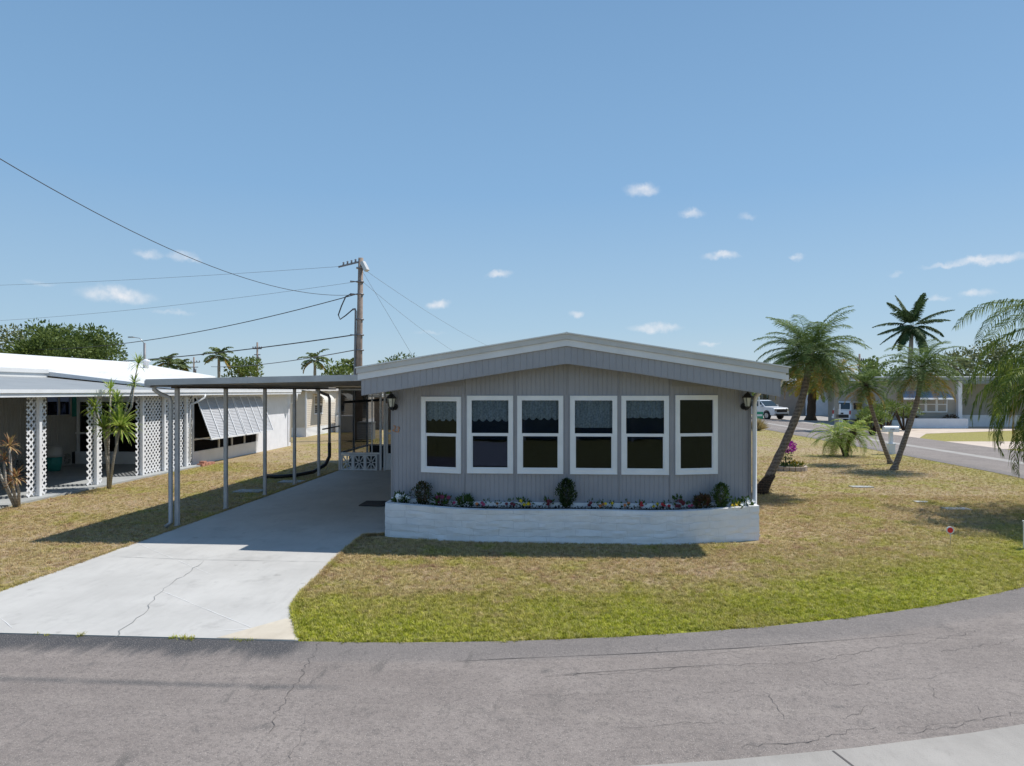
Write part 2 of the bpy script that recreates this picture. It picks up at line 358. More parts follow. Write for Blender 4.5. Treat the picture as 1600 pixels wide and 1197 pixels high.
m_lawn = mat_lawn(); m_blade = mat_blade(); m_asphalt = mat_asphalt()
m_drive = mat_concrete('driveway_concrete', (.44,.428,.402), (.51,.497,.468))
m_gutter = mat_concrete('gutter_concrete', (.29,.27,.245), (.38,.355,.325), (.22,.205,.185), .9)
m_patio = mat_concrete('patio_concrete', (.32,.34,.34), (.40,.41,.41))
m_sand = mat_concrete('paver_drive', (.50,.41,.33), (.60,.50,.41))
m_rawconc = mat_concrete('raw_concrete', (.48,.42,.33), (.58,.52,.42), (.36,.22,.13))
m_crack = M('crack', (.11,.10,.095), .95); m_crackd = M('driveway_crack', (.20,.21,.21), .95); m_scratch = M('light_scratch', (.8,.8,.79), .8)
m_siding = M('grey_ribbed_siding', (.305,.305,.335), .5, .06, 1.2, dirt=((.22,.22,.24), .3))
m_sideplain = M('grey_plain_panel', (.262,.262,.280), .5, .04, 1.2)
m_white = M('white_trim_paint', (.78,.79,.81), .45, .04, 3)
m_whiteroof = M('white_roof_coating', (.70,.70,.69), .6, .05, 1.0, dirt=((.50,.485,.46), .4))
m_fascia = M('greyed_white_fascia', (.68,.68,.70), .5, .05, 2)
m_drip = M('roof_edge_band', (.52,.51,.50), .5, .06, 2, dirt=((.35,.33,.3), .3))
m_alu = M('carport_aluminium', (.42,.43,.45), .45, .08, 3, **{'Metallic': .35})
m_louvre = M('shutter_louvres', (.46,.47,.49), .5, .05, 2)
m_alud = M('carport_underside', (.72,.66,.58), .55, .08, 2)  # colour raised to pale tan, standing in for light bounced off the driveway
m_post = M('post_grey_paint', (.52,.51,.51), .45, .1, 5, dirt=((.25,.2,.15), .35))
m_brown = M('underside_beam', (.07,.055,.045), .6)
m_black = M('black_metal', (.02,.02,.022), .4, .1, 8)
m_corr = M('black_corrugated_pipe', (.015,.015,.015), .5)
m_lampglass = M('frosted_lamp_glass', (.55,.56,.50), .25, .1, 20)
m_glass = mat_glass('window_glass'); m_glass2 = mat_glass('dark_glass', (.25,.28,.3), .05)
m_screen = mat_screen('insect_screen', .68); m_screend = mat_screen('dark_screen', .8)
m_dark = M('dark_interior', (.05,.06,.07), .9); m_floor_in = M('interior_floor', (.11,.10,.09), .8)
m_lace = M('lace_curtain', (.62,.66,.68), .9, .3, 30)
m_block = mat_block(); m_soil = M('black_mulch', (.012,.010,.009), .95, .4, 30, 1, 40)
m_copper = M('copper_numerals', (.45,.22,.12), .35, .2, 30, **{'Metallic': .6}); m_mat = M('door_mat_rubber', (.05,.05,.055), .9)
m_beige = M('beige_ribbed_siding', (.44,.43,.40), .6, .06, 2)
m_teal = M('teal_shutter_paint', (.03,.26,.22), .5)
m_beigeside = M('cream_lap_siding', (.62,.56,.47), .55, .05, 2); m_cream = M('cream_awning', (.66,.62,.54), .45, .05, 2)
m_lav = M('white_stucco', (.76,.77,.81), .7, .05, 2)
m_pole = M('weathered_wood_pole', (.27,.21,.175), .9, .2, 3, .5, 30); m_wire = M('black_cable', (.03,.03,.035), .6)
m_wiregrey = M('grey_cable', (.16,.17,.19), .6); m_insul = M('grey_insulator', (.16,.16,.18), .4); m_steel = M('galvanised_steel', (.5,.5,.5), .4, .1, 4, **{'Metallic': .6})
m_palmbark = mat_bark('palm_bark', (.13,.10,.075), (.30,.25,.20)); m_palmdark = mat_bark('palm_boot_fibre', (.03,.018,.012), (.12,.075,.045), 40)
m_greybark = mat_bark('grey_stem_bark', (.28,.25,.21), (.48,.45,.40), 40); m_bark = mat_bark('tree_bark', (.09,.07,.05), (.2,.16,.12))
f_palm = foliage('palm_leaflets', [(.055,.095,.025), (.13,.20,.05), (.24,.31,.10)], 4, .7, .3)
f_royal = foliage('dark_royal_leaflets', [(.025,.055,.02), (.06,.11,.04), (.12,.17,.07)], 2, .7)
f_near = foliage('near_palm_leaflets', [(.06,.10,.015), (.14,.20,.03), (.28,.32,.06)], 5, .65, .35)
f_yellow = foliage('yellowing_fronds', [(.24,.20,.02), (.36,.26,.03), (.42,.24,.04)], 3)
f_dead = foliage('dead_fronds', [(.28,.16,.07), (.42,.28,.15), (.52,.38,.24)], 5)
f_lime = foliage('lime_strap_leaves', [(.14,.24,.03), (.30,.40,.06), (.55,.58,.18)], 8, .6, .35)
f_copper = foliage('copper_strap_leaves', [(.34,.13,.07), (.40,.26,.13), (.42,.40,.18)], 6)
f_tree = foliage('broad_leaves', [(.045,.075,.015), (.11,.16,.035), (.22,.28,.08)], 1.2, .65, .3)
f_olive = foliage('olive_leaves', [(.07,.085,.03), (.16,.18,.07), (.26,.28,.13)], 1.0)
f_far = foliage('far_leaves', [(.06,.09,.03), (.13,.18,.06), (.24,.28,.10)], .5)
f_shrub = foliage('shrub_leaves', [(.05,.085,.015), (.14,.20,.035), (.30,.34,.09)], 3)
f_box = foliage('dark_boxwood_leaves', [(.010,.022,.008), (.028,.055,.014), (.06,.10,.025)], 20)
f_redleaf = foliage('bronze_leaves', [(.03,.04,.012), (.09,.06,.025), (.16,.06,.04)], 25)
f_straw = foliage('straw_grass', [(.26,.19,.08), (.42,.33,.15), (.50,.42,.22)], 5)
f_flow = foliage('bedding_leaves', [(.02,.05,.01), (.05,.10,.02), (.10,.16,.04)], 30)
def petal(n, c): return M('petals_'+n, c, .6, .2, 40)
PET = dict(white=petal('white', (.8,.8,.78)), purple=petal('purple', (.16,.012,.05)), pink=petal('pink', (.35,.03,.10)), yellow=petal('yellow', (.75,.5,.01)),
    orange=petal('orange', (.5,.16,.05)), red=petal('red', (.42,.01,.015)), darkred=petal('dark_red', (.13,.008,.015)), magenta=petal('magenta', (.5,.04,.45)))
m_car = M('white_car_paint', (.74,.75,.77), .25, .02, 1, **{'Coat Weight': .6}); m_tyre = M('tyre_rubber', (.02,.02,.02), .85); m_rim = M('alloy_rim', (.5,.5,.52), .3, **{'Metallic': .8})
m_carglass = M('car_glass', (.02,.035,.045), .08); m_chrome = M('chrome', (.6,.6,.6), .2, **{'Metallic': .9}); m_tail = M('tail_lamp', (.4,.02,.02), .3)
m_redp = M('red_sign_paint', (.75,.02,.03), .4, .03); m_green = M('street_sign_green', (.02,.30,.17), .45, .04); m_brick = M('red_brick_edging', (.42,.2,.14), .85, .25, 9)
m_plate = M('plate_black', (.02,.02,.02), .5); m_stone = mat_concrete('bed_edging_stone', (.40,.33,.27), (.52,.42,.35))
m_greyroof = M('grey_membrane_roof', (.27,.285,.29), .6, .06, 1.0, dirt=((.21,.22,.22), .5)); m_tan = M('tan_stucco', (.36,.33,.29), .8, .06, 2); m_tan2 = M('brown_tan_wall', (.30,.25,.21), .8, .06, 2)
m_blueawn = M('blue_grey_awning', (.28,.34,.42), .5); m_bluesoft = M('blue_wall', (.55,.66,.74), .6)

# ------------------------------------------------------------------ ground, streets
RC = (-3.0, 25.05)
def path(off, step=R(3)):      # kerb line offset outwards by off
    pts = [(-160, RC[1]-17.6-off), (-40, RC[1]-17.6-off), (-12, RC[1]-17.6-off), (-3, RC[1]-17.6-off)]
    a = step
    while a < math.pi/2-1e-6:
        pts.append((RC[0]+(17.6+off)*math.sin(a), RC[1]-(17.6+off)*math.cos(a))); a += step
    pts += [(RC[0]+17.6+off, RC[1]), (RC[0]+17.6+off, 34), (RC[0]+17.6+off, 48), (RC[0]+17.6+off, 62), (RC[0]+17.6+off, 260)]
    return pts
def strip(o0, o1, z, name, m, wob=0):
    b = MB(); a, c = path(o0), path(o1)
    for k in range(len(a)-1):
        b.face([(*a[k], z), (*c[k], z), (*c[k+1], z), (*a[k+1], z)][::1])
    o = b.build(name, m); return tag(o, kind='structure')
b = MB(); b.face([(-900,-500,0),(900,-500,0),(900,1500,0),(-900,1500,0)]); tag(b.build('lawn', m_lawn), kind='structure')
strip(0, 2.63, .012, 'street', m_asphalt); strip(2.63, 3.20, .016, 'valley_gutter', m_gutter); strip(3.20, 6.3, .012, 'street', m_asphalt)
b = MB()
for px_, py_ in []: pass
for ang in (R(2), R(14.5), R(27), R(40), R(52), R(64), R(76)):
    s_, c_ = math.sin(ang), math.cos(ang)
    for rr in ((17.6+2.64, 17.6+3.19),):
        p0 = Vector((RC[0]+rr[0]*s_, RC[1]-rr[0]*c_, .0185)); p1 = Vector((RC[0]+rr[1]*s_+.02, RC[1]-rr[1]*c_, .0185)); w = Vector((c_, s_, 0))*.009
        b.face([p0-w, p1-w, p1+w, p0+w])
tag(b.build('gutter_joints', m_crack), kind='structure')
# cross street beyond the bend
b = MB(); b.face([(-120,54.5,.006),(14.7,54.5,.006),(14.7,61.5,.006),(-120,61.5,.006)]); b.face([(20.8,54.0,.006),(60,54,.006),(60,60.5,.006),(20.8,60.5,.006)])
# driveway with its flare
DR = [(-7.63,7.46),(-7.62,9),(-7.66,11.8),(-7.62,13.6),(-7.6,16),(-7.58,20),(-7.58,27.5),(-3.2,27.5),(-3.2,13.4),(-3.38,13.1),(-3.72,12.95),(-3.70,12.0),(-3.64,10.95),(-3.56,10.2),(-3.50,9.3),(-3.40,8.7),(-3.2,8.2),(-2.88,7.55),(-2.86,7.455)]
b = MB(); b.prism([(x, y, -.1) for x, y in DR], (0,0,.122)); tag(b.build('driveway', m_drive), kind='structure')
b = MB(); b.prism([(x, y, .0225) for x, y in [(-3.78,7.463),(-3.28,8.15),(-3.17,8.12),(-2.91,7.6),(-2.89,7.463)]], (0,0,.004)); tag(b.build('driveway_patch', m_rawconc), kind='structure')
def crackline(b, pts, w, z, jit=.03, seg=.12):
    P = [Vector((x, y, 0)) for x, y in pts]; out = [P[0]]
    for a, c in zip(P, P[1:]):
        n = max(1, int((c-a).length/seg)); s_ = Vector((-(c-a).y, (c-a).x, 0)).normalized()
        for k in range(1, n+1): out.append(a+(c-a)*k/n+(s_*random.uniform(-jit, jit) if k < n else Vector()))
    L = []
    for k, p in enumerate(out):
        d = (out[min(k+1, len(out)-1)]-out[max(0, k-1)]).normalized(); s_ = Vector((-d.y, d.x, 0)); ww = w*random.uniform(.35, 1.3)*.5
        if k in (0, len(out)-1): ww *= .2
        L.append((p-s_*ww, p+s_*ww))
    for (a0, a1), (b0, b1) in zip(L, L[1:]): b.face([(a0.x,a0.y,z),(b0.x,b0.y,z),(b1.x,b1.y,z),(a1.x,a1.y,z)])
def gp(u, v, z=0):
    d = 1090*(2.75-z)/(v-611); a = (u-800)/1090
    return (d*(-math.sin(YAW)+a*math.cos(YAW)), d*(math.cos(YAW)+a*math.sin(YAW)))
b = MB()
crackline(b, [gp(*p) for p in [(700,1036),(800,1031),(950,1025),(1150,1015),(1330,1001),(1440,992)]], .010, .0163, .003, .3)
crackline(b, [gp(*p) for p in [(850,1058),(1000,1048),(1130,1040)]], .008, .0163, .006, .2)
for pts, w in [
    ([(500,1003),(470,1060),(450,1085),(425,1130),(418,1150)], .022), ([(478,1118),(468,1150),(455,1190)], .014),
    ([(850,1058),(1000,1052),(1110,1042),(1210,1040),(1300,1032),(1345,1020),(1450,1005),(1540,985)], .014),
    ([(1460,1020),(1530,1012),(1600,1000)], .014), ([(960,1140),(1060,1132),(1130,1130)], .012), ([(1160,1170),(1240,1164),(1300,1150),(1370,1138)], .02),
    ([(1205,1086),(1215,1110),(1225,1125),(1245,1127)], .014), ([(1320,1127),(1345,1118),(1358,1104)], .012), ([(1280,1062),(1292,1072),(1370,1070)], .012),
    ([(1090,1080),(1110,1084),(1170,1080)], .01), ([(1400,1150),(1470,1140),(1540,1125),(1600,1115)], .014), ([(1455,1070),(1466,1095)], .012),
    ([(830,1090),(930,1087),(1040,1080)], .008), ([(1100,1025),(1160,1018),(1260,1012)], .01), ([(1518,1100),(1530,1118)], .01), ([(1370,1050),(1384,1066),(1440,1062),(1500,1052)], .01),
    ([(1026,1010),(1034,1026)], .008), ([(1400,1142),(1450,1136),(1500,1130)], .01)]:
    crackline(b, [gp(*p) for p in pts], w*.32, .0165, .035, .055)
tag(b.build('street_cracks', m_crack), kind='structure')
b = MB()
crackline(b, [gp(*p, .035) for p in [(178,996),(196,978),(225,958),(236,940),(256,918),(300,890),(318,874)]], .010, .0265, .03)
crackline(b, [gp(*p, .035) for p in [(188,869),(290,873),(400,875),(515,877)]], .009, .0265, .008)
tag(b.build('driveway_cracks', m_crackd), kind='structure')
b = MB()
for p0, p1 in [((250,925),(395,985)),((330,900),(200,845)),((395,985),(330,990)),((0,968),(20,985))]:
    crackline(b, [gp(*p0), gp(*p1)], .007, .0262, .004)
tag(b.build('driveway_scratches', m_scratch), kind='structure')
# stepping slabs half sunk in the lawn
for x, y, w, d_, lb in [(-8.5,18.6,.75,.5,'flat concrete stepping slab in the shaded grass beside the driveway, nearer one'),(-8.1,20.6,.7,.5,'flat concrete stepping slab in the shaded grass beside the driveway, farther one'),
                    (9.2,16.9,.55,.3,'small pale stone slab sunk in the right lawn near the palm shadows'),(8.9,17.9,.3,.2,'tiny pale stone showing in the right lawn beyond the sunk slab'),(8.6,20.6,.6,.3,'worn grey slab sunk in the lawn left of the twin palms')]:
    b = MB(); b.box(x-w/2, x+w/2, y-d_/2, y+d_/2, -.03, .022); tag(b.build('stepping_slab', m_patio, None, (x, y, 0)), lb, 'paving slab', 'stepping slabs in the lawn')
# sandy drives over the street on the right
b = MB(); b.face([(20.9,42.2,.008),(23.5,46.6,.008),(34,52,.008),(34,58,.008),(20.9,50,.008)]); b.face([(20.9,34.5,.008),(45,38,.008),(45,41,.008),(20.9,39.5,.008)])
tag(b.build('side_driveway', m_sand), kind='structure')
b = MB(); b.face([(14.6,52.5,.0085),(-60,53.5,.0085),(-60,60,.0085),(14.6,60,.0085)]); b.face([(20.9,56,.0085),(20.9,80,.0085),(30,80,.0085),(30,60,.0085)])
tag(b.build('side_street', m_gutter), kind='structure')
b = MB(); b.prism([(-18.1,2,-.05),(-13.05,2,-.05),(-13.05,24.8,-.05),(-18.1,24.8,-.05)], (0,0,.10)); tag(b.build('patio_slab', m_patio), kind='structure')

# ------------------------------------------------------------------ grass
def inside_lawn(x, y):
    l = math.hypot(max(x, -3)+3, min(y, 25.05)-25.05)
    if 17.6-l < .015 + .05*math.sin(x*3.1)*math.sin(x*7.7): return False
    if -7.66 < x < -2.8:                       # driveway
        n = len(DR); c = False
        for i in range(n):
            x0, y0 = DR[i]; x1, y1 = DR[i-1]
            if (y0 > y) != (y1 > y) and x < (x1-x0)*(y-y0)/(y1-y0)+x0: c = not c
        if c: return False
    if -3.32 < x < 3.66 and y > 12.57+max(0, -1.7-x)*.3+max(0, x-1.9)*.3: return False
    if x < -13.05: return False
    return True
b_tufts = []
for k in range(4):
    b = MB()
    for i in range(9):
        a = random.uniform(0, 6.28); r = random.uniform(0, .035); p = Vector((r*math.cos(a), r*math.sin(a), -.004))
        h = random.uniform(.022, .05); az = random.uniform(0, 6.28); ln = random.uniform(.1, 1.3)
        d = Vector((math.cos(az)*ln, math.sin(az)*ln, 1)).normalized(); sd = Vector((-math.sin(az), math.cos(az), 0))*random.uniform(.002, .0035)
        q = p+d*h*.6; tp = q+(d+Vector((math.cos(az), math.sin(az), -.3))*.5).normalized()*h*.5
        b.face([p-sd, p+sd, q+sd*.8, q-sd*.8]); b.face([q-sd*.8, q+sd*.8, tp])
    me = bpy.data.meshes.new('tuft'); me.from_pydata(b.v, [], b.f); me.materials.append(m_blade)
    b_tufts.append(me)
tcol = bpy.data.collections.new('tufts')
for me in b_tufts: tcol.objects.link(bpy.data.objects.new('tuft', me))
pts = []
from mathutils import noise as mn
def mn0(v): return mn.noise(Vector((v, 3.1, 0)))+.15*mn.noise(Vector((v*5, 1, 0)))
def rain(n, x0, x1, y0, y1, thin=0.):
    k = 0
    while k < n:
        x = random.uniform(x0, x1); y = random.uniform(y0, y1); k += 1
        if not inside_lawn(x, y): continue
        if thin and random.random() < thin: continue
        pts.append((x, y, .0))
rain(30000, -3.6, 7, 7.4, 9.6); rain(26000, -3.8, 10, 9.6, 12.8); rain(26000, 3.6, 14.5, 12.8, 19); rain(16000, 3.6, 14.5, 19, 30); rain(7000, 3.6, 14.6, 30, 52)
rain(14000, -13, -7.6, 7.4, 15); rain(12000, -13, -7.6, 15, 26); rain(6000, -16, -4, 26, 42); rain(1500, -2.9, 3.5, 12.2, 12.6)
for k in range(2600):
    x = random.uniform(-20, -2.9)
    if mn0(x*2.3) > .22 and random.random() < .6: pts.append((x, 7.452+random.gauss(0, .012), .012))
for k in range(2500):
    i_ = random.randrange(7, len(DR)-2); f_ = random.random(); a_, c_ = DR[i_], DR[i_+1]; pts.append((a_[0]+(c_[0]-a_[0])*f_+.01, a_[1]+(c_[1]-a_[1])*f_, .015))
for k in range(3500):
    y = random.uniform(7.5, 26); pts.append((-7.63+random.gauss(0, .02), y, .015))
me = bpy.data.meshes.new('grass'); me.from_pydata(pts, [], []); go = bpy.data.objects.new('grass', me); col.objects.link(go)
tag(go, 'short patchy green and straw coloured lawn grass', 'grass', kind='stuff')
ng = bpy.data.node_groups.new('scatter', 'GeometryNodeTree')
ng.interface.new_socket('Geometry', in_out='INPUT', socket_type='NodeSocketGeometry'); ng.interface.new_socket('Geometry', in_out='OUTPUT', socket_type='NodeSocketGeometry')
gi = ng.nodes.new('NodeGroupInput'); gout = ng.nodes.new('NodeGroupOutput'); ci = ng.nodes.new('GeometryNodeCollectionInfo')
ci.inputs['Collection'].default_value = tcol; ci.inputs['Separate Children'].default_value = True; ci.inputs['Reset Children'].default_value = True
ip = ng.nodes.new('GeometryNodeInstanceOnPoints'); ip.inputs['Pick Instance'].default_value = True
rr = ng.nodes.new('FunctionNodeRandomValue'); rr.data_type = 'FLOAT_VECTOR'; rr.inputs[0].default_value = (-.15,-.15,0); rr.inputs[1].default_value = (.15,.15,6.28)
rs = ng.nodes.new('FunctionNodeRandomValue'); rs.data_type = 'FLOAT'; rs.inputs[2].default_value = .7; rs.inputs[3].default_value = 1.6
ng.links.new(gi.outputs[0], ip.inputs['Points']); ng.links.new(ci.outputs[0], ip.inputs['Instance'])
ng.links.new(rr.outputs[0], ip.inputs['Rotation']); ng.links.new(rs.outputs[1], ip.inputs['Scale']); ng.links.new(ip.outputs[0], gout.inputs[0])
go.modifiers.new('scatter', 'NODES').node_group = ng

# ------------------------------------------------------------------ building helpers
def ribwall(b, p0, p1, z0, z1, pitch=.1, gw=.018, dep=.0055, m=0):
    """vertical ribbed sheet from p0 to p1 (outside on the right hand when walking p0->p1); z0, z1 numbers or functions of distance"""
    p0 = Vector((*p0, 0)); p1 = Vector((*p1, 0)); L = (p1-p0).length; d = (p1-p0)/L; n = Vector((d.y, -d.x, 0))
    f0 = z0 if callable(z0) else (lambda s: z0); f1 = z1 if callable(z1) else (lambda s: z1)
    prof = [(0, 0)]; s = pitch/2
    while s < L-gw:
        prof += [(s, 0), (s+gw*.3, -dep), (s+gw*.7, -dep), (s+gw, 0)]; s += pitch
    prof.append((L, 0))
    for (s0, o0), (s1, o1) in zip(prof, prof[1:]):
        a = p0+d*s0+n*o0; c = p0+d*s1+n*o1
        b.face([(a.x,a.y,f0(s0)), (c.x,c.y,f0(s1)), (c.x,c.y,f1(s1)), (a.x,a.y,f1(s0))], m)
def windowed_wall(b, p0, p1, z0, z1, holes, zt=None, **k):
    """ribbed wall with rectangular openings [(s0,s1,za,zb)] sorted along the wall"""
    P0 = Vector(p0); P1 = Vector(p1); d = (P1-P0).normalized(); L = (P1-P0).length; s = 0
    top = z1
    def pt(a): q = P0+d*a; return (q.x, q.y)
    def sub(a, c, za, zb):
        if c-a < .01: return
        zz = (lambda s_, a=a: zb(s_+a)) if callable(zb) else zb
        ribwall(b, pt(a), pt(c), za, zz, **k)
    for (a, c, za, zb) in holes:
        sub(s, a, z0, top); sub(a, c, z0, za); sub(a, c, zb, top); s = c
    sub(s, L, z0, top)
def lattice(b, p0, p1, z0, z1, pitch=.18, w=.05, th=.006):
    P0 = Vector((*p0, 0)); P1 = Vector((*p1, 0)); L = (P1-P0).length; d = (P1-P0)/L; n = Vector((d.y, -d.x, 0)); H = z1-z0
    for sg in (1, -1):
        k = -H if sg == 1 else 0; end = L if sg == 1 else L+H
        k += pitch/2
        while k < end:
            seg = []
            if sg == 1:   # v = s-k
                s0 = max(0, k); s1 = min(L, k+H)
                if s1-s0 > .02: seg = [(s0, s0-k), (s1, s1-k)]
            else:         # v = k-s
                s0 = max(0, k-H); s1 = min(L, k)
                if s1-s0 > .02: seg = [(s0, k-s0), (s1, k-s1)]
            if seg:
                q = [P0+d*s+Vector((0,0,z0+v))+n*th*sg for s, v in seg]
                b.bar(q[0], q[1], th, w, up=n.cross((q[1]-q[0]).normalized()))
            k += pitch
def breeze(b, p0, d, n, size=.42, h=None, th=.06, count=1):
    """pierced star block: square frame, cross, diagonals"""
    h = h or size; P = Vector(p0); d = Vector(d); n = Vector(n); t_ = .05
    for i in range(count):
        o = P+d*size*i; c = o+d*size/2+Vector((0,0,h/2))
        for a, e in ((o+Vector((0,0,t_/2)), o+d*size+Vector((0,0,t_/2))), (o+Vector((0,0,h-t_/2)), o+d*size+Vector((0,0,h-t_/2))),
                     (o+d*t_/2+Vector((0,0,t_)), o+d*t_/2+Vector((0,0,h-t_))), (o+d*(size-t_/2)+Vector((0,0,t_)), o+d*(size-t_/2)+Vector((0,0,h-t_)))):
            b.bar(a, e, th, t_, up=Vector((0,0,1)) if abs((e-a).z) < .01 else d)
        k = 0
        for (sx, sz) in ((1,1),(1,-1),(-1,1),(-1,-1),(1,0),(-1,0),(0,1),(0,-1)):
            e = c+d*sx*(size/2-t_)+Vector((0,0,sz*(h/2-t_))); st = c+d*sx*.03+Vector((0,0,sz*.03))
            b.bar(st, e, th*.7+k*.002, .028, up=n.cross((e-st).normalized())); k += 1
def window(root, p0, d, n, w, z0, z1, mf, mg, fr=.076, sash=True, name='window', extra=None, deep=.03):
    """framed window whose lower left corner (seen from outside) is p0"""
    d = Vector(d); n = Vector(n); P = Vector((p0[0], p0[1], 0))
    b = MB()
    def rect(s0, s1, a, c, o0, o1):
        q = [P+d*s0+n*o0, P+d*s1+n*o0, P+d*s1+n*o1, P+d*s0+n*o1]
        b.hexa([(v.x,v.y,a) for v in q]+[(v.x,v.y,c) for v in q])
    rect(0, w, z0, z0+fr, -.02, deep); rect(0, w, z1-fr, z1, -.02, deep)
    rect(0, fr, z0+fr, z1-fr, -.02, deep-.002); rect(w-fr, w, z0+fr, z1-fr, -.02, deep-.002)
    rect(-.012, w+.012, z0-.012, z0, 0, deep+.01); rect(-.012, w+.012, z1, z1+.012, 0, deep+.006)
    rect(-.012, 0, z0, z1, 0, deep+.004); rect(w, w+.012, z0, z1, 0, deep+.004)
    wi = b.build(name, mf, root)
    if sash:
        b = MB(); zm = (z0+z1)/2
        P2 = P
        def r2(s0, s1, a, c, o0, o1):
            q = [P+d*s0+n*o0, P+d*s1+n*o0, P+d*s1+n*o1, P+d*s0+n*o1]; b.hexa([(v.x,v.y,a) for v in q]+[(v.x,v.y,c) for v in q])
        r2(fr, w-fr, zm-.028, zm+.028, -.015, deep-.012); r2(fr, fr+.02, z0+fr, zm-.028, -.015, deep-.016); r2(w-fr-.02, w-fr, z0+fr, zm-.028, -.015, deep-.016); r2(fr+.02, w-fr-.02, z0+fr, z0+fr+.025, -.015, deep-.018)
        b.build('sash', mf, wi)
    b = MB(); zm = (z0+z1)/2
    for a, c, o in ((z0+fr, zm, -.004), (zm, z1-fr, -.010)):
        q0 = P+d*fr+n*o; q1 = P+d*(w-fr)+n*o; b.face([(q0.x,q0.y,a),(q1.x,q1.y,a),(q1.x,q1.y,c),(q0.x,q0.y,c)])
    b.build('pane', mg, wi)
    return wi
def curtain(root, p0, d, n, w, z0, z1, m, scal=.0, cnt=6, off=-.07):
    d = Vector(d); n = Vector(n); P = Vector((p0[0], p0[1], 0)); b = MB(); K = cnt*8
    for k in range(K):
        s0, s1 = w*k/K, w*(k+1)/K
        o0, o1 = off+.018*math.sin(k*1.1), off+.018*math.sin((k+1)*1.1)
        a0, a1 = z0+scal*(1-abs(math.sin(math.pi*cnt*s0/w))), z0+scal*(1-abs(math.sin(math.pi*cnt*s1/w)))
        q0 = P+d*s0+n*o0; q1 = P+d*s1+n*o1
        b.face([(q0.x,q0.y,a0),(q1.x,q1.y,a1),(q1.x,q1.y,z1),(q0.x,q0.y,z1)])
    return b.build('curtain', m, root)
def letters(root, txt, loc, rot, size, m, name='numerals', ext=.003):
    cu = bpy.data.curves.new(name, 'FONT'); cu.body = txt; cu.size = size; cu.extrude = ext; cu.align_x = 'CENTER'; cu.align_y = 'CENTER'
    o = bpy.data.objects.new(name+'_tmp', cu); col.objects.link(o)
    dg = bpy.context.evaluated_depsgraph_get(); me = bpy.data.meshes.new_from_object(o.evaluated_get(dg)); bpy.data.objects.remove(o)
    ob = bpy.data.objects.new(name, me); col.objects.link(ob); me.materials.clear(); me.materials.append(m)
    ob.rotation_euler = rot; ob.parent = root
    ob.location = Vector(loc) if root.rotation_euler.z else Vector(loc)-Vector(root.location)
    return ob

# ------------------------------------------------------------------ the grey home
H = thing('mobile_home', 'grey ribbed double-wide mobile home with low white gable roof and six white windows', 'house', (.12, 13.1, 0))
XL, XR, YC, YE, XBL, XBR = -3.28, 3.58, 13.1, 13.5, -1.84, 2.07
RX = .12
def roofz(x, base=3.81): return base-abs(x-RX)*.160
WIN = [(-2.60,-1.91,'L'),(-1.74,-.89,'C'),(-.79,.05,'C'),(.20,1.05,'C'),(1.15,2.0,'C'),(2.18,2.88,'R')]
b = MB(); ZB = .0
dl = Vector((XBL-XL, YC-YE)); ul = dl.normalized(); dr = Vector((XR-XBR, YE-YC)); ur = dr.normalized()
# left angled bay, centre bay, right angled bay (openings measured along each face)
hl = [(.68, 1.43, 1.23, 2.60)]; hr = [(.10, .86, 1.24, 2.63)]
hc = [(x0-XBL+.03, x1-XBL-.03, 1.24, 2.62) for x0, x1, k in WIN if k == 'C']
windowed_wall(b, (XL, YE), (XBL, YC), ZB, 2.84, hl, pitch=.085)
windowed_wall(b, (XBL, YC), (XBR, YC), ZB, lambda s: roofz(XBL+s)-.36, hc, pitch=.085)
windowed_wall(b, (XBR, YC), (XR, YE), ZB, 2.84, hr, pitch=.085)
ribwall(b, (XR, YE), (XR, 30), ZB, 2.95, pitch=.1); ribwall(b, (XL, 30), (XL, YE), ZB, 2.95, pitch=.1); ribwall(b, (XR, 30), (XL, 30), ZB, 2.95, pitch=.2)
wall = b.build('wall', m_siding, H)
for x_ in (-1.80, -.84, .125, 1.10, 2.03):
    for za, zb_ in ((.66, 1.19), (2.68, roofz(x_)-.38)): b = MB(); b.box(x_-.006, x_+.006, 13.092, 13.097, za, zb_); b.build('seam_strip', m_sideplain, wall)
# plain infill above the angled faces, side soffits
b = MB()
for (xa, ya, xb, yb) in ((XL, YE, XBL, YC), (XBR, YC, XR, YE)):
    b.prism([(xa, ya-.012, 2.835), (xb, yb-.012, 2.835), (xb, yb-.012, roofz(xb)-.30), (xa, ya-.012, roofz(xa)-.25)], (0, .02, 0))
for (xa, xb) in ((-3.68, RX), (RX, 3.93)):
    b.prism([(xa, 12.70, roofz(xa)-.33), (xb, 12.70, roofz(xb)-.33), (xb, 12.70, roofz(xb)-.318), (xa, 12.70, roofz(xa)-.318)], (0, .80, 0))
for xa, xb in ((-3.66, XL+.02), (XR-.02, 3.91)): b.box(xa, xb, 13.5, 30, 2.86, 2.875)
b.build('soffit', m_sideplain, H)
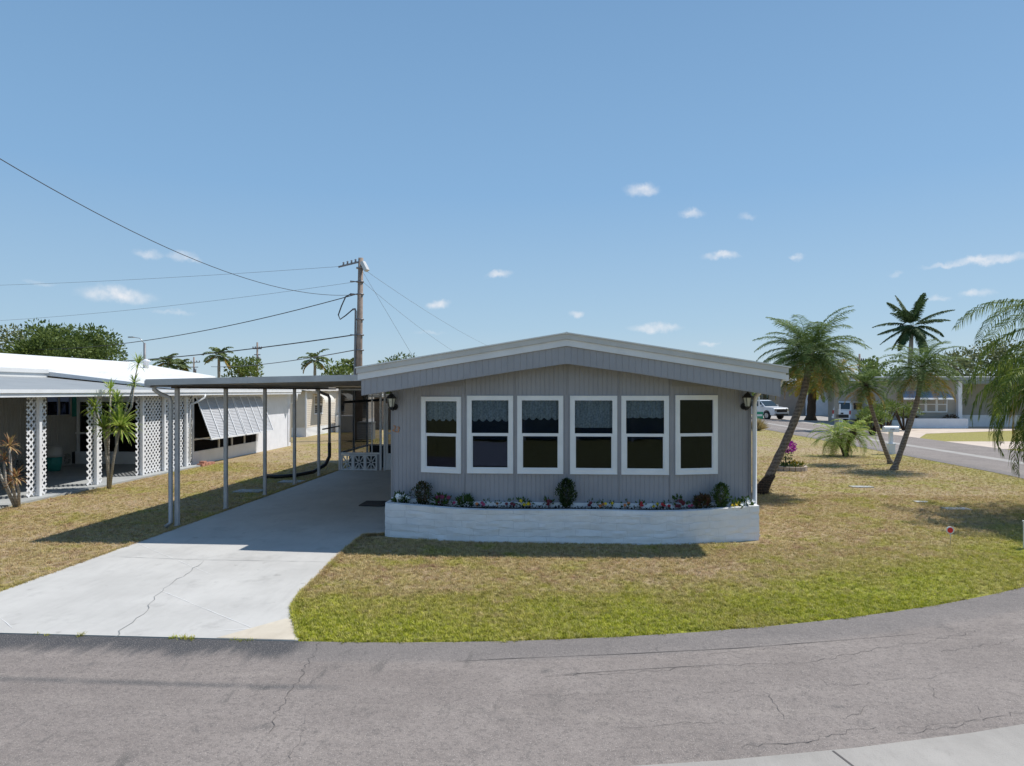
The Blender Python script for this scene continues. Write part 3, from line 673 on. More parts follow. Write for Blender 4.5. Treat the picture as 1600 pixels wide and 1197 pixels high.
# front gable board: ribbed
b = MB(); G0, G1, GY = -3.66, 3.90, 12.66
ribwall(b, (G0, GY), (G1, GY), lambda s: roofz(G0+s)-.565+.035*min(1, abs(G0+s-RX)*.5), lambda s: roofz(G0+s)-.245, pitch=.115, gw=.016, dep=.005)
b.face([(G0,GY+.05,roofz(G0)-.54),(RX,GY+.05,roofz(RX)-.54),(G1,GY+.05,roofz(G1)-.54),(G1,GY+.05,roofz(G1)-.25),(RX,GY+.05,roofz(RX)-.25),(G0,GY+.05,roofz(G0)-.25)])
for xa, xb in ((G0, RX), (RX, G1)):
    b.prism([(xa, GY+.004, roofz(xa)-.54), (xb, GY+.004, roofz(xb)-.555), (xb, GY+.004, roofz(xb)-.50), (xa, GY+.004, roofz(xa)-.50)], (0, .05, 0))
b.build('gable_panel', m_siding, H)
b = MB()
for xa, xb, e in ((-3.72, RX, 0), (RX, 3.98, 0)):
    z0 = roofz
    b.prism([(xa, 12.625, z0(xa)-.245), (xb, 12.625, z0(xb)-.245), (xb, 12.625, z0(xb)-.125), (xa, 12.625, z0(xa)-.125)], (0, .03, 0))
for x_ in (-3.72, 3.955): b.box(x_, x_+.025, 12.656, 30.3, roofz(x_)-.24, roofz(x_)-.13)
b.build('fascia', m_fascia, H)
b = MB()
for xa, xb in ((-3.74, RX), (RX, 4.02)):
    b.prism([(xa, 12.60, roofz(xa)-.123), (xb, 12.60, roofz(xb)-.123), (xb, 12.60, roofz(xb)-.025), (xa, 12.60, roofz(xa)-.025)], (0, .05, 0))
for s_ in range(8):
    pass
b.build('drip_edge', m_drip, H)
b = MB()
for xa, xb in ((-3.76, RX), (RX, 4.06)):
    b.prism([(xa, 12.58, roofz(xa)-.023), (xb, 12.58, roofz(xb)-.023), (xb, 12.58, roofz(xb)), (xa, 12.58, roofz(xa))], (0, 17.8, 0))
roof = b.build('roof', m_whiteroof, H)
b = MB(); b.tube([(RX, 12.575, 3.795), (RX, 30.4, 3.795)], .024, 6); b.build('ridge_cap', m_whiteroof, roof)
# gutters + right downspout
b = MB()
b.box(3.92, 4.05, 12.68, 30.2, 2.93, 3.04); b.build('gutter', m_fascia, H)
b = MB(); P_ = [(3.98,12.9,2.95),(3.97,12.93,2.86),(3.85,13.1,2.80),(3.72,13.25,2.74),(3.655,13.35,2.64),(3.65,13.4,2.5),(3.65,13.4,.1),(3.70,13.3,.04)]
b.tube(P_, .042, 8); b.build('downspout', m_fascia, H)
b = MB(); b.box(XR-.01, XR+.035, YE-.02, YE+.03, 0, 2.84); b.build('corner_trim', m_sideplain, H); b = MB(); b.box(XL-.03, XL+.01, YE-.012, YE+.03, 0, 2.84); b.build('corner_trim', m_sideplain, H)
# windows
nC = Vector((0,-1,0))
for x0, x1, k in WIN:
    if k == 'C': wi = window(H, (x0, YC), (1,0,0), (0,-1,0), x1-x0, 1.21, 2.65, m_white, m_glass)
    elif k == 'L':
        p = Vector((XL, YE))+ul*.65; wi = window(H, p, (ul.x, ul.y, 0), (ul.y, -ul.x, 0), .81, 1.20, 2.63, m_white, m_glass)
    else:
        p = Vector((XBR, YC))+ur*.07; wi = window(H, p, (ur.x, ur.y, 0), (ur.y, -ur.x, 0), .82, 1.21, 2.66, m_white, m_glass)
    if k == 'C' or k == 'L':
        if k == 'C': curtain(wi, (x0+.06, YC), (1,0,0), (0,-1,0), x1-x0-.12, {-1.74:2.17,-.79:2.20,.2:2.06,1.15:2.24}[x0], 2.60, m_lace, {-1.74:.05,-.79:.05,.2:.0,1.15:.02}[x0], 5)
        else: curtain(wi, p+ul*.06, (ul.x, ul.y, 0), (ul.y, -ul.x, 0), .69, 2.17, 2.58, m_lace, .05, 5)
# interior shell so the glass shows a dark room
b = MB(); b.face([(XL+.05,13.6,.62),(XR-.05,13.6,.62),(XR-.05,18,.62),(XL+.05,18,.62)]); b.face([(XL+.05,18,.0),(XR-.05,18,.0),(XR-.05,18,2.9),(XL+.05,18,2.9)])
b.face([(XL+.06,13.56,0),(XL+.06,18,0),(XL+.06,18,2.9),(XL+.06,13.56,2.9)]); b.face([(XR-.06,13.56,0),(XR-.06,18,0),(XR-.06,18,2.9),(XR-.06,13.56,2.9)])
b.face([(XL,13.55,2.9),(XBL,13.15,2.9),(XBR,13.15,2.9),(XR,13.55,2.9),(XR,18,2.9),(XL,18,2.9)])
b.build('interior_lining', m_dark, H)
# lanterns
def lantern(root, p, n):
    p = Vector(p); n = Vector(n); c = p+n*.16
    b = MB(); b.tube([p+n*.0+Vector((0,0,-.09)), p+n*.02+Vector((0,0,-.09))], .065, 12); b.tube([p+n*.02+Vector((0,0,-.09)), p+n*.09+Vector((0,0,-.15)), c+Vector((0,0,-.115))], [.02,.02,.03], 8)
    b.lathe(c, [(.03,-.12),(.055,-.10),(.058,-.09)], 6, sm=False); b.lathe(c, [(.105,.075),(.10,.09),(.05,.15),(.02,.165),(.022,.18),(.008,.20)], 6, sm=False)
    for j in range(6):
        a = j*math.pi/3; b.bar(c+Vector((.055*math.cos(a), .055*math.sin(a), -.09)), c+Vector((.092*math.cos(a), .092*math.sin(a), .08)), .01, .01)
    o = b.build('wall_lantern', m_black, root)
    b = MB(); b.lathe(c, [(.045,-.088),(.082,.073)], 6, sm=False); b.build('lamp_glass', m_lampglass, o)
nl = Vector((ul.y, -ul.x, 0)); nr = Vector((ur.y, -ur.x, 0))
pl = Vector((XL, YE))+ul*.06; lantern(H, (pl.x, pl.y, 2.53), nl)
pr = Vector((XR, YE))-ur*.12; lantern(H, (pr.x, pr.y, 2.55), nr)
pn = Vector((XL, YE))+ul*.085; letters(H, '23', (pn.x+nl.x*.01, pn.y+nl.y*.01, 2.0), (R(90), R(14), math.atan2(ul.y, ul.x)), .17, m_copper, 'house_number', .006)

# ------------------------------------------------------------------ carport
C_ = thing('carport', 'open grey aluminium carport over the driveway on five slim front posts', 'carport', (-7.7, 13.57, 0))
b = MB()
def cz(x): return 2.965+(x+7.96)*.020
b.hexa([(-7.96,12.97,cz(-7.96)-.045),(-3.70,12.97,cz(-3.70)-.045),(-3.70,23.4,cz(-3.70)-.045),(-7.96,23.4,cz(-7.96)-.045),(-7.96,12.97,cz(-7.96)),(-3.70,12.97,cz(-3.70)),(-3.70,23.4,cz(-3.70)),(-7.96,23.4,cz(-7.96))])
x = -7.7
while x < -3.8:
    b.hexa([(x,12.99,cz(x)-.075),(x+.03,12.99,cz(x)-.075),(x+.03,23.4,cz(x)-.075),(x,23.4,cz(x)-.075),(x,12.99,cz(x)-.045),(x+.03,12.99,cz(x)-.045),(x+.03,23.4,cz(x)-.045),(x,23.4,cz(x)-.045)]); x += .305
b.build('roof', m_alud, C_)
b = MB(); b.hexa([(-7.98,12.94,cz(-7.98)-.105),(-3.70,12.94,cz(-3.7)-.105),(-3.70,12.968,cz(-3.7)-.105),(-7.98,12.968,cz(-7.98)-.105),(-7.98,12.94,cz(-7.98)+.012),(-3.70,12.94,cz(-3.7)+.012),(-3.70,12.968,cz(-3.7)+.012),(-7.98,12.968,cz(-7.98)+.012)])
b.build('front_fascia', m_alu, C_)
b = MB(); b.box(-8.02,-7.90,12.97,23.4,2.83,2.955); b.build('gutter', m_alu, C_)
b = MB(); b.box(-7.76,-7.64,13.45,23.4,2.80,2.845); b.box(-7.6,-3.72,23.25,23.33,2.83,2.88); b.build('beam', m_brown, C_)
for y in (13.57, 15.62, 17.76, 19.8, 21.84):
    b = MB(); b.box(-7.737,-7.663,y-.037,y+.037,.034,2.80); b.box(-7.75,-7.65,y-.05,y+.05,.034,.05)
    b.build('post', m_post, C_)
b = MB(); b.tube([(-7.93,13.15,2.86),(-7.93,13.15,2.78),(-7.88,13.25,2.70),(-7.78,13.42,2.62),(-7.775,13.46,2.5),(-7.775,13.46,.12),(-7.85,13.40,.04)], .042, 8); b.build('downspout', m_alu, C_)
b = MB(); b.tube([(-7.97,22.4,2.86),(-7.97,22.4,2.78),(-7.85,22.6,2.68),(-7.75,22.9,2.60),(-7.74,23,2.5),(-7.74,23,.9)], .05, 8); b.build('downspout', m_alu, C_)
b = MB(); P_ = [(-7.74,23.0,1.0),(-7.74,23.0,.55),(-7.78,22.7,.3),(-8.0,22.2,.12),(-8.4,21.6,.07),(-8.9,21.3,.07),(-9.3,21.5,.07)]
b.tube(P_, .06, 10); tag(b.build('drain_hose', m_corr, None, (-8.4,21.6,0)), 'black corrugated drain hose curling onto the grass behind the carport posts', 'hose')

# ------------------------------------------------------------------ screen porch behind the carport
SP = thing('screen_porch', 'screened porch with white frame and pierced star blocks at the back of the carport', 'porch', (-5.5, 23.5, 0))
yp = 23.5
b = MB()
for x in (-7.55, -6.12, -5.98, -5.02): b.box(x-.035, x+.035, yp-.03, yp+.03, .034, 2.84)
for x in (-6.42,): b.box(x-.018, x+.018, yp-.02, yp+.02, .62, 2.8)
b.box(-7.51,-6.16,yp-.035,yp+.035,.585,.645); b.box(-7.51,-3.3,yp-.032,yp+.032,2.78,2.85); b.box(-5.94,-5.06,yp-.03,yp+.03,2.26,2.33)
for y in (25.2, 27.0): b.box(-7.6,-7.53,y-.035,y+.035,.034,2.8)
b.box(-7.6,-7.53,23.54,27,.585,.64); b.box(-7.6,-7.53,23.54,27,2.75,2.82)
for x in (-6.3,-5.0,-3.6): b.box(x-.03,x+.03,26.97,27.03,.034,2.8)
b.box(-7.52,-3.3,26.98,27.02,.6,.66); b.box(-7.52,-3.3,26.98,27.02,2.7,2.8); b.build('frame', m_white, SP)
b = MB(); b.box(-7.5,-3.3,27.05,27.1,.0,.60); b.build('shade_backing', m_dark, SP); b = MB(); b.box(-6.2,-3.3,26.85,26.9,.034,2.8); b.build('shade_backing', m_dark, SP); b = MB(); b.box(-7.5,-5.9,24.4,24.45,.034,.56); b.build('shade_backing', m_dark, SP)  # dark panels added behind blocks and door, standing in for shade inside the porch
b = MB(); b.face([(-7.51,yp,.64),(-6.16,yp,.64),(-6.16,yp,2.8),(-7.51,yp,2.8)]); b.face([(-5.94,yp,2.32),(-5.06,yp,2.32),(-5.06,yp,2.8),(-5.94,yp,2.8)]); b.face([(-7.56,23.55,.64),(-7.56,27,.64),(-7.56,27,2.75),(-7.56,23.55,2.75)])
b.build('screen', m_screen, SP)
b = MB(); breeze(b, (-7.50,yp,.034), (1,0,0), (0,-1,0), .42, .54, .08, 3); b.build('star_block', m_white, SP)
b = MB(); b.box(-6.24,-6.16,yp-.03,yp+.03,.034,.585); b.box(-4.98,-3.3,yp-.02,yp+.02,.034,2.78); b.build('filler_panel', m_siding, SP)
b = MB(); b.box(-5.94,-5.06,yp-.02,yp+.02,.05,.62); b.box(-5.94,-5.86,yp-.02,yp+.02,.62,2.25); b.box(-5.14,-5.06,yp-.02,yp+.02,.62,2.25); b.box(-5.86,-5.14,yp-.02,yp+.02,2.17,2.25); b.box(-5.86,-5.14,yp-.02,yp+.02,1.28,1.33)
dr_ = b.build('door', m_white, SP); b = MB(); b.face([(-5.86,yp,.62),(-5.14,yp,.62),(-5.14,yp,2.17),(-5.86,yp,2.17)]); b.build('door_screen', m_screend, dr_)
b = MB(); b.hexa([(-7.95,23.42,2.86),(-3.6,23.42,3.40),(-3.6,28,3.40),(-7.95,28,2.86),(-7.95,23.42,2.92),(-3.6,23.42,3.46),(-3.6,28,3.46),(-7.95,28,2.92)]); b.build('roof', m_whiteroof, SP)
b = MB(); b.bar((-7.5,23.7,2.36),(-3.4,26.6,2.62),.06,.09); b.bar((-7.73,22.3,1.50),(-7.56,23.5,1.55),.04,.04); b.build('crossbar', m_black, SP)
b = MB(); b.box(-4.75,-3.95,16.2,16.9,.036,.052); tag(b.build('door_mat', m_mat, None, (-4.3,16.5,.036)), 'dark grey door mat lying on the shaded driveway beside the house wall', 'door mat')
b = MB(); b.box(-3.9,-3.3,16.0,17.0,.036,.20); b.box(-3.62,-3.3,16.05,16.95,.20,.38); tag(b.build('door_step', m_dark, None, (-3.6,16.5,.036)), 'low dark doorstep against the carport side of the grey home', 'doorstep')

# ------------------------------------------------------------------ planter
PO = [(-3.31,13.50),(-3.31,13.03),(-3.20,12.96),(-2.6,12.80),(-1.95,12.63),(-1.4,12.575),(1.6,12.575),(2.2,12.66),(3.66,13.13),(3.66,13.52)]
def inset(P, d):
    out = []
    for i, p in enumerate(P):
        a = Vector(P[max(i-1, 0)]); c = Vector(P[min(i+1, len(P)-1)]); t_ = (c-a).normalized(); n = Vector((-t_.y, t_.x)); out.append((p[0]+n.x*d, p[1]+n.y*d))
    return out
PL = thing('planter', 'long white painted stone planter along the foot of the grey home', 'planter', (.1, 12.6, 0))
def resample(P, st=.06):
    out = []
    for a, c in zip(P, P[1:]):
        a = Vector(a); c = Vector(c); n = max(1, int((c-a).length/st))
        for k in range(n): out.append(tuple(a+(c-a)*k/n))
    return out+[P[-1]]
Pd = resample(PO); Pi = inset(Pd, .15); b = MB(); rows = 12
random.seed(3)
from mathutils import noise as mn
def ztop(x): return .60+.008*math.sin(x*1.7+.5)+.025*(abs(x)/3.3)**3
cols_ = []
for i, p in enumerate(Pd):
    nn = (Vector(Pi[i])-Vector(p)).normalized(); c_ = []
    for r in range(rows+1):
        z = ztop(p[0])*r/rows; o = .012*mn.noise(Vector((p[0]*3, p[1]*3, z*9)))+.010*mn.noise(Vector((p[0]*9, p[1]*9, z*22)))
        c_.append((p[0]-nn.x*o*1.0, p[1]-nn.y*o, z))
    cols_.append(c_)
for i in range(len(Pd)-1):
    for r in range(rows): b.face([cols_[i][r], cols_[i+1][r], cols_[i+1][r+1], cols_[i][r+1]], 0, True)
    b.face([cols_[i][rows], cols_[i+1][rows], (*Pi[i+1], ztop(Pd[i+1][0])), (*Pi[i], ztop(Pd[i][0]))])
    b.face([(*Pi[i], ztop(Pd[i][0])), (*Pi[i+1], ztop(Pd[i+1][0])), (*Pi[i+1], .4), (*Pi[i], .4)])
me_o = b.build('stone_wall', m_block, PL)
b = MB()
nb = [(XL-.0, YE-.02), (XBL, YC-.02), (XBR, YC-.02), (XR, YE-.02)]
b.face([(x, y, .57) for x, y in Pi] + [(x, y, .57) for x, y in nb[::-1]])
for k in range(2600):
    q = random.random(); i_ = int(q*(len(Pi)-1)); f_ = random.random(); a_ = Vector(Pi[i_]); c_ = Vector((a_.x, nb[0][1] if False else (13.08 if XBL < a_.x < XBR else 13.30)))
    w_ = a_+(c_-a_)*f_; b.leaf((w_.x, w_.y, .58+.035*mn.noise(Vector((w_.x*4, w_.y*4, 0)))+random.uniform(0, .02)), Vector((random.uniform(-1,1), random.uniform(-1,1), random.uniform(0,.5))), (0,.2,1), .05, .025)
b.build('soil', m_soil, PL)
b = MB()
for (a, c) in zip(nb, nb[1:]):
    a = Vector((*a, 0)); c = Vector((*c, 0)); b.bar(a+Vector((0,-.03,.60)), c+Vector((0,-.03,.60)), .05, .14)
b.build('back_curb', m_white, PL)

# ------------------------------------------------------------------ plants
def aty(u, v, y):
    a = (u-800)/1090; k = math.cos(YAW)+a*math.sin(YAW); d = y/k
    return (d*(-math.sin(YAW)+a*math.cos(YAW)), 2.75+d*(611-v)/1090)
def leafball(b, c, rx, ry, rz, n, L, w, m=0, shell=.4, up=.3):
    for _ in range(n):
        while True:
            q = Vector((random.uniform(-1,1), random.uniform(-1,1), random.uniform(-1,1)))
            if shell < q.length < 1: break
        p = Vector((c[0]+q.x*rx, c[1]+q.y*ry, c[2]+q.z*rz))
        d = (q.normalized()+Vector((random.uniform(-.7,.7), random.uniform(-.7,.7), random.uniform(-.5,.7)+up))).normalized()
        nn = Vector((random.uniform(-1,1), random.uniform(-1,1), random.uniform(-.2,1)))
        b.leaf(p, d, nn, L*random.uniform(.6,1.3), w*random.uniform(.7,1.2), m)
def flower_plant(name, label, u, y, colour, size=1., blooms=1, foliage_n=30, tall=.10, grp='flowers planted in the white planter', leafm=None):
    x, _ = aty(u, 790, y); r = thing(name, label, 'flowering plant', (x, y, .57), 0, grp)
    b = MB(); leafball(b, (x, y, .60+.045*size), .075*size, .06*size, .055*size, int(foliage_n*(1.8 if size > 1.45 else .55)), .05*size**.7, .028*size**.7, 0, .1, .8)
    b.build('foliage', leafm or f_flow, r)
    for k in range(blooms):
        b = MB()
        a = random.uniform(0, 6.28); rr_ = 0 if blooms == 1 else random.uniform(.02, .09)*size
        c = Vector((x+rr_*math.cos(a), y+rr_*math.sin(a)*.7-.02, .57+tall*.8*size**.6+random.uniform(-.03, .03)*size*(blooms > 1)))
        f = Vector((random.uniform(-.4,.4), -1, .7)).normalized(); s_ = f.cross(Vector((0,0,1))).normalized(); t_ = s_.cross(f)
        for j in range(6):
            aa = j*math.pi/3+k; d = s_*math.cos(aa)+t_*math.sin(aa); b.leaf(c, d+f*.25, f, .033*size**.5, .034*size**.5, 0)
        b.tube([(c.x, c.y, .57), c], .003, 4)
        b.build('flower', PET[colour], r)
def bush(name, label, u, y, h, r_, n, mt, two=None, cat='shrub', grp=None):
    x, _ = aty(u, 790, y); r = thing(name, label, cat, (x, y, .57), 0, grp)
    b = MB()
    for s_ in range(6):
        a = s_*1.05; tp = Vector((x+r_*.5*math.cos(a), y+r_*.4*math.sin(a), .57+h*random.uniform(.7, .98)))
        b.tube([(x, y, .57), ((x+tp.x)/2, (y+tp.y)/2, .57+h*.4), tp], [.008, .006, .003], 5)
    b.build('stem', m_bark, r)
    b = MB(); K = 7
    for s_ in range(n):
        t_ = random.random(); zz = .57+.04+h*t_; t_ = t_**1.25; rad = r_*(.30+1.9*t_)*(1-t_)**.8*random.uniform(.35, 1.1)*(1.25 if t_ < .5 else 1.1); a = random.uniform(0, 6.28)
        rad *= 1+.25*math.sin(3*a+t_*9)
        p = Vector((x+rad*math.cos(a), y+rad*math.sin(a)*.8, zz+random.uniform(-.02,.03)))
        b.leaf(p, Vector((math.cos(a), math.sin(a), random.uniform(.4, 1.6))), Vector((random.uniform(-1,1), random.uniform(-1,1), .3)), random.uniform(.03,.05), .02, 1 if two and random.random() < .35 else 0)
    b.build('leaves', [mt]+([two] if two else []), r)
yf = 12.98
flower_plant('petunia', 'white petunias spilling over the left end of the planter', 626, 13.2, 'white', 1.9, 9, 60, .12)
bush('shrub', 'dark bronze-green bushy shrub near the left end of the planter', 660, 13.1, .40, .20, 900, f_box, f_redleaf, grp='evergreen shrubs in the planter')
flower_plant('petunia', 'clump of deep purple petunias right of the bronze shrub', 690, 13.0, 'purple', 2.0, 8, 60, .12)
F_ = [(713,'pink','small magenta pansy between the purple petunias and a leafy green plant',1.2,2),(742,'orange','small yellow-orange pansy right of the leafy green plant',1.1,2),
 (762,'pink','single dark pink pansy second right of the leafy green plant',1.2,2),(777,'orange','small faded orange pansy right of the dark pink pansy',1.,1),(797,'darkred','low dark red pansy left of the bright yellow one',1.3,3),
 (817,'yellow','bright yellow pansy left of the middle shrub',1.5,3),(828,'orange','tiny pale orange pansy touching the bright yellow one',.9,1),(855,'darkred','round dark maroon pansy clump just left of the middle shrub',1.5,5),
 (925,'darkred','dark maroon pansy just right of the middle shrub',1.4,2),(940,'orange','upright orange pansy second right of the middle shrub',1.3,2),(954,'yellow','small dull yellow pansy right of the upright orange one',1.1,2),
 (977,'orange','rusty orange pansy left of the flat bright red one',1.3,2),(1000,'red','bright red pansy low over the planter edge, left one of the red pair',1.3,3),(1022,'yellow','small amber pansy between the two red ones',1.,2),
 (1040,'red','bright red pansy standing highest right of the amber one',1.4,4),(1060,'darkred','wide crimson pansy clump with many blooms',1.9,7),(1078,'pink','pair of small pink blooms left of the bronze leafy plant',1.,2),
 (1152,'yellow','yellow pansy right of the right-hand shrub',1.5,3)]
for u, c_, lb, sz, nb_ in F_: flower_plant('pansy', lb, u, yf if 720 < u < 1060 else 13.05, c_, sz, nb_, 26)
flower_plant('bedding_plant', 'leafy green bedding plant without blooms right of the small magenta pansy', 727, 13.0, 'pink', 1.8, 0, 80, .1)
flower_plant('bedding_plant', 'bronze and green leafy bedding plant left of the right-hand shrub', 1098, 13.05, 'darkred', 2.1, 3, 110, .12, leafm=f_redleaf)
flower_plant('petunia', 'white petunias at the right corner of the planter', 1165, 13.2, 'white', 1.7, 8, 50, .12)
bush('shrub', 'tall dark green boxwood at the middle of the planter', 885, 12.95, .50, .19, 1500, f_box, grp='evergreen shrubs in the planter')
bush('shrub', 'lighter green pointed boxwood near the right end of the planter', 1127, 13.08, .42, .17, 1200, f_flow, grp='evergreen shrubs in the planter')

def frond(b, o, az, el, L, droop, ll, n, m=0, w=.016, mr=None, start=.12, ldroop=.5, vee=.35, rr_=.012):
    """arching feather frond: rachis plus drooping leaflets on both sides"""
    o = Vector(o); K = 10; pts_ = [o]; dirs = []
    h = Vector((math.cos(az), math.sin(az), 0)); sd = Vector((-math.sin(az), math.cos(az), 0)); bend = random.uniform(-.25, .25)
    for k in range(K):
        e = el-droop*((k+.5)/K)**1.3; hh = (h+sd*bend*k/K).normalized(); d = hh*math.cos(e)+Vector((0,0,math.sin(e))); dirs.append(d); pts_.append(pts_[-1]+d*L/K)
    b.tube(pts_, [rr_*(1-.85*k/K) for k in range(K+1)], 4, m if mr is None else mr, cap=False)
    for k in range(n):
        t_ = start+(1-start)*(k+random.random()*.5)/n; i = min(K-1, int(t_*K)); p = pts_[i]+(pts_[i+1]-pts_[i])*(t_*K-i); d = dirs[i]
        s_ = d.cross(Vector((0,0,1))); s_ = s_.normalized() if s_.length > .1 else sd
        up = s_.cross(d)
        env = math.sin(math.pi*min(1, .18+.82*t_)**.8)**.6*.9+.12
        for sg in (1, -1):
            l = ll*env*random.uniform(.85, 1.1)
            dd = (s_*sg*.8+d*random.uniform(.45,.75)+up*vee*random.uniform(.3, 1.2)).normalized()
            q = p+dd*l*.45; dd2 = (dd+Vector((0,0,-1))*ldroop*random.uniform(.7,1.4)).normalized(); e = q+dd2*l*.55
            wv = dd.cross(up); wv = (wv.normalized() if wv.length > .1 else d)*w*.5; wv = (d*.8+up*random.uniform(-.5,.5)).normalized()*w*.5
            b.face([p-wv*.6, p+wv*.6, q+wv, q-wv], m); b.face([q-wv, q+wv, e], m)
def palm(name, label, trunk, r0, r1, L, nf, ll, nl, mats=(None,), w=.02, el=(1.35, -.5), droop=(1.1, 1.9), dead=3, yellow=4, grp=None, bark=None, cat='palm tree', ldroop=.5, boots=True, azs=None, vee=.35):
    base = trunk[0]; r = thing(name, label, cat, base, 0, grp)
    P = [Vector(p) for p in trunk]; pts_ = []
    for i in range(len(P)-1):
        for k in range(6): 
            t_ = k/6; pm = P[max(i-1,0)]; p1, p2 = P[i], P[i+1]; p3 = P[min(i+2, len(P)-1)]
            pts_.append(.5*((2*p1)+(p2-pm)*t_+(2*pm-5*p1+4*p2-p3)*t_*t_+(3*p1-pm-3*p2+p3)*t_**3))
    pts_.append(P[-1]); n = len(pts_)
    b = MB(); rad = []
    for k in range(n):
        t_ = k/(n-1); rad.append((r0+(r1-r0)*t_)*(1+.07*math.sin(k*2.3))*(1+.5*max(0, .12-t_)/.12))
    b.tube(pts_, rad, 12); b.build('trunk', bark or m_palmbark, r)
    top = pts_[-1]
    if boots:
        b = MB(); d0 = (pts_[-1]-pts_[-2]).normalized()
        b.tube([top-d0*.45, top-d0*.25, top, top+d0*.12], [r1*1.05, r1*1.55, r1*1.7, r1*.6], 10)
        for k in range(26):
            a = k*2.4; z_ = -.42+.5*k/26; p = top+d0*z_; dd = Vector((math.cos(a), math.sin(a), .9)).normalized(); b.bar(p, p+dd*random.uniform(.10,.18), .05, .02)
        b.build('boots', m_palmdark, r)
    b = MB()
    for k in range(nf):
        t_ = k/(nf-1); az = (k*2.39996+random.uniform(-.2,.2)) if azs is None else azs[k % len(azs)]+random.uniform(-.15,.15)
        e = el[0]+(el[1]-el[0])*t_**.8+random.uniform(-.12,.12); dr2 = droop[0]+(droop[1]-droop[0])*random.random()
        m_ = 0
        if t_ > 1-yellow/nf and random.random() < .75: m_ = 1
        frond(b, top+Vector((math.cos(az), math.sin(az), 0))*r1*.6+Vector((0,0,.06-.12*t_)), az, e, L*random.uniform(.82,1.08)*(1-.12*t_), dr2*(.7 if e < 0 else 1), ll, nl, m_, w, ldroop=ldroop, vee=vee)
    b.build('crown', list(mats), r)
    if dead:
        b = MB()
        for k in range(dead):
            az = random.uniform(0, 6.28); frond(b, top-Vector((0,0,.15)), az, -.5, L*.8, 1.2, ll*.6, nl//2, 0, w, ldroop=1.2)
        b.build('dead_frond', f_dead, r)
    return r
random.seed(11)
palm('leaning_palm', 'slender palm leaning right from beside the grey home, with full feathery crown', [(5.36,19.1,-.05),(5.62,19.15,.5),(6.12,19.2,1.56),(6.48,19.2,2.55),(6.66,19.2,3.45),(6.68,19.2,3.72)], .12, .075, 1.65, 80, .40, 46, (f_palm, f_yellow), .017, (1.45,-.6), (.95,1.75), 4, 6, ldroop=.7, vee=.2)
b = MB(); b.tube([(5.34,19.1,-.02),(5.42,19.1,.16),(5.55,19.12,.36),(5.68,19.14,.52)], [.21,.17,.13,.10], 14); leafball(b, (5.42,19.1,.2), .2,.2,.22, 240, .12, .012, 0, .7, -.6)
o = b.build('root_mass', m_palmdark, bpy.data.objects['leaning_palm'])
palm('slim_palm', 'thin palm leaning left, shorter of the joined pair on the corner lawn', [(12.44,27.2,0),(12.12,27.2,.84),(11.70,27.2,2.2),(11.52,27.2,2.95)], .085, .06, 1.15, 42, .30, 32, (f_palm, f_yellow), .018, (1.35,-.55), (.9,1.6), 3, 7, 'twin palms on the corner lawn')
palm('slim_palm', 'thicker palm leaning right, taller of the joined pair on the corner lawn', [(11.62,25.2,-.03),(11.92,25.2,.85),(12.40,25.2,2.4),(12.56,25.2,3.5)], .10, .075, 1.65, 52, .38, 40, (f_palm, f_yellow), .019, (1.4,-.6), (.95,1.75), 4, 9, 'twin palms on the corner lawn')
palm('pygmy_palm', 'low two-stemmed pygmy palm on the corner lawn, left stem', [(11.98,30.3,0),(11.85,30.3,.4),(11.62,30.3,.85)], .075, .085, 1.25, 34, .26, 30, (f_lime, f_yellow), .017, (1.3,-.7), (1.1,2.0), 2, 6, 'stems of the low pygmy palm clump', m_palmdark)
palm('pygmy_palm', 'low two-stemmed pygmy palm on the corner lawn, right stem with brighter crown', [(12.12,30.5,0),(12.2,30.5,.5),(12.42,30.5,1.0)], .075, .085, 1.25, 34, .26, 30, (f_lime, f_yellow), .017, (1.3,-.7), (1.1,2.0), 2, 6, 'stems of the low pygmy palm clump', m_palmdark)
palm('royal_palm', 'tall dark royal palm rising behind the houses over the street', [(31.6,66,0),(31.8,66,4),(32.05,66,8.7)], .26, .16, 3.3, 24, .75, 64, (f_royal,), .11, (1.4,-.9), (.35,1.1), 0, 0, None, m_greybark, ldroop=.8, boots=False, vee=.1)
palm('yellow_palm', 'palm with orange-yellow fronds and thick brown trunk behind the leaning palm', [(23.4,67,0),(23.5,67,2),(23.6,67,3.6)], .42, .34, 2.9, 26, .6, 34, (f_yellow, f_lime), .09, (1.0,-.5), (.7,1.4), 0, 8, None, m_palmdark)
palm('straight_palm', 'straight grey-trunked palm with yellowing crown left of the parked large car', [(19.2,50,0),(19.2,50,2.2),(19.25,50,4.0)], .15, .13, 1.9, 26, .4, 28, (f_yellow, f_palm), .05, (1.2,-.6), (.8,1.6), 2, 8, None, m_greybark)
# the near palm reaching in from the right
random.seed(21)
palm('queen_palm', 'large queen palm reaching in from the right edge, higher crown with drooping leaflets', [(12.7,17.2,0),(12.4,17.0,2),(11.95,16.6,4.1)], .16, .13, 3.4, 34, .74, 72, (f_near, f_yellow), .022, (.95,-.55), (1.5,2.2), 0, 4, 'queen palms at the right edge', m_palmbark, ldroop=1.9, vee=.1)
palm('queen_palm', 'low queen palm at the right edge whose leaflets hang in front of the far street', [(12.2,15.9,0),(11.6,15.6,1.2),(10.75,15.2,2.95)], .15, .12, 2.6, 46, .68, 66, (f_near, f_lime), .022, (.85,-.9), (1.7,2.5), 0, 8, 'queen palms at the right edge', m_palmbark, ldroop=2.4, vee=.0)

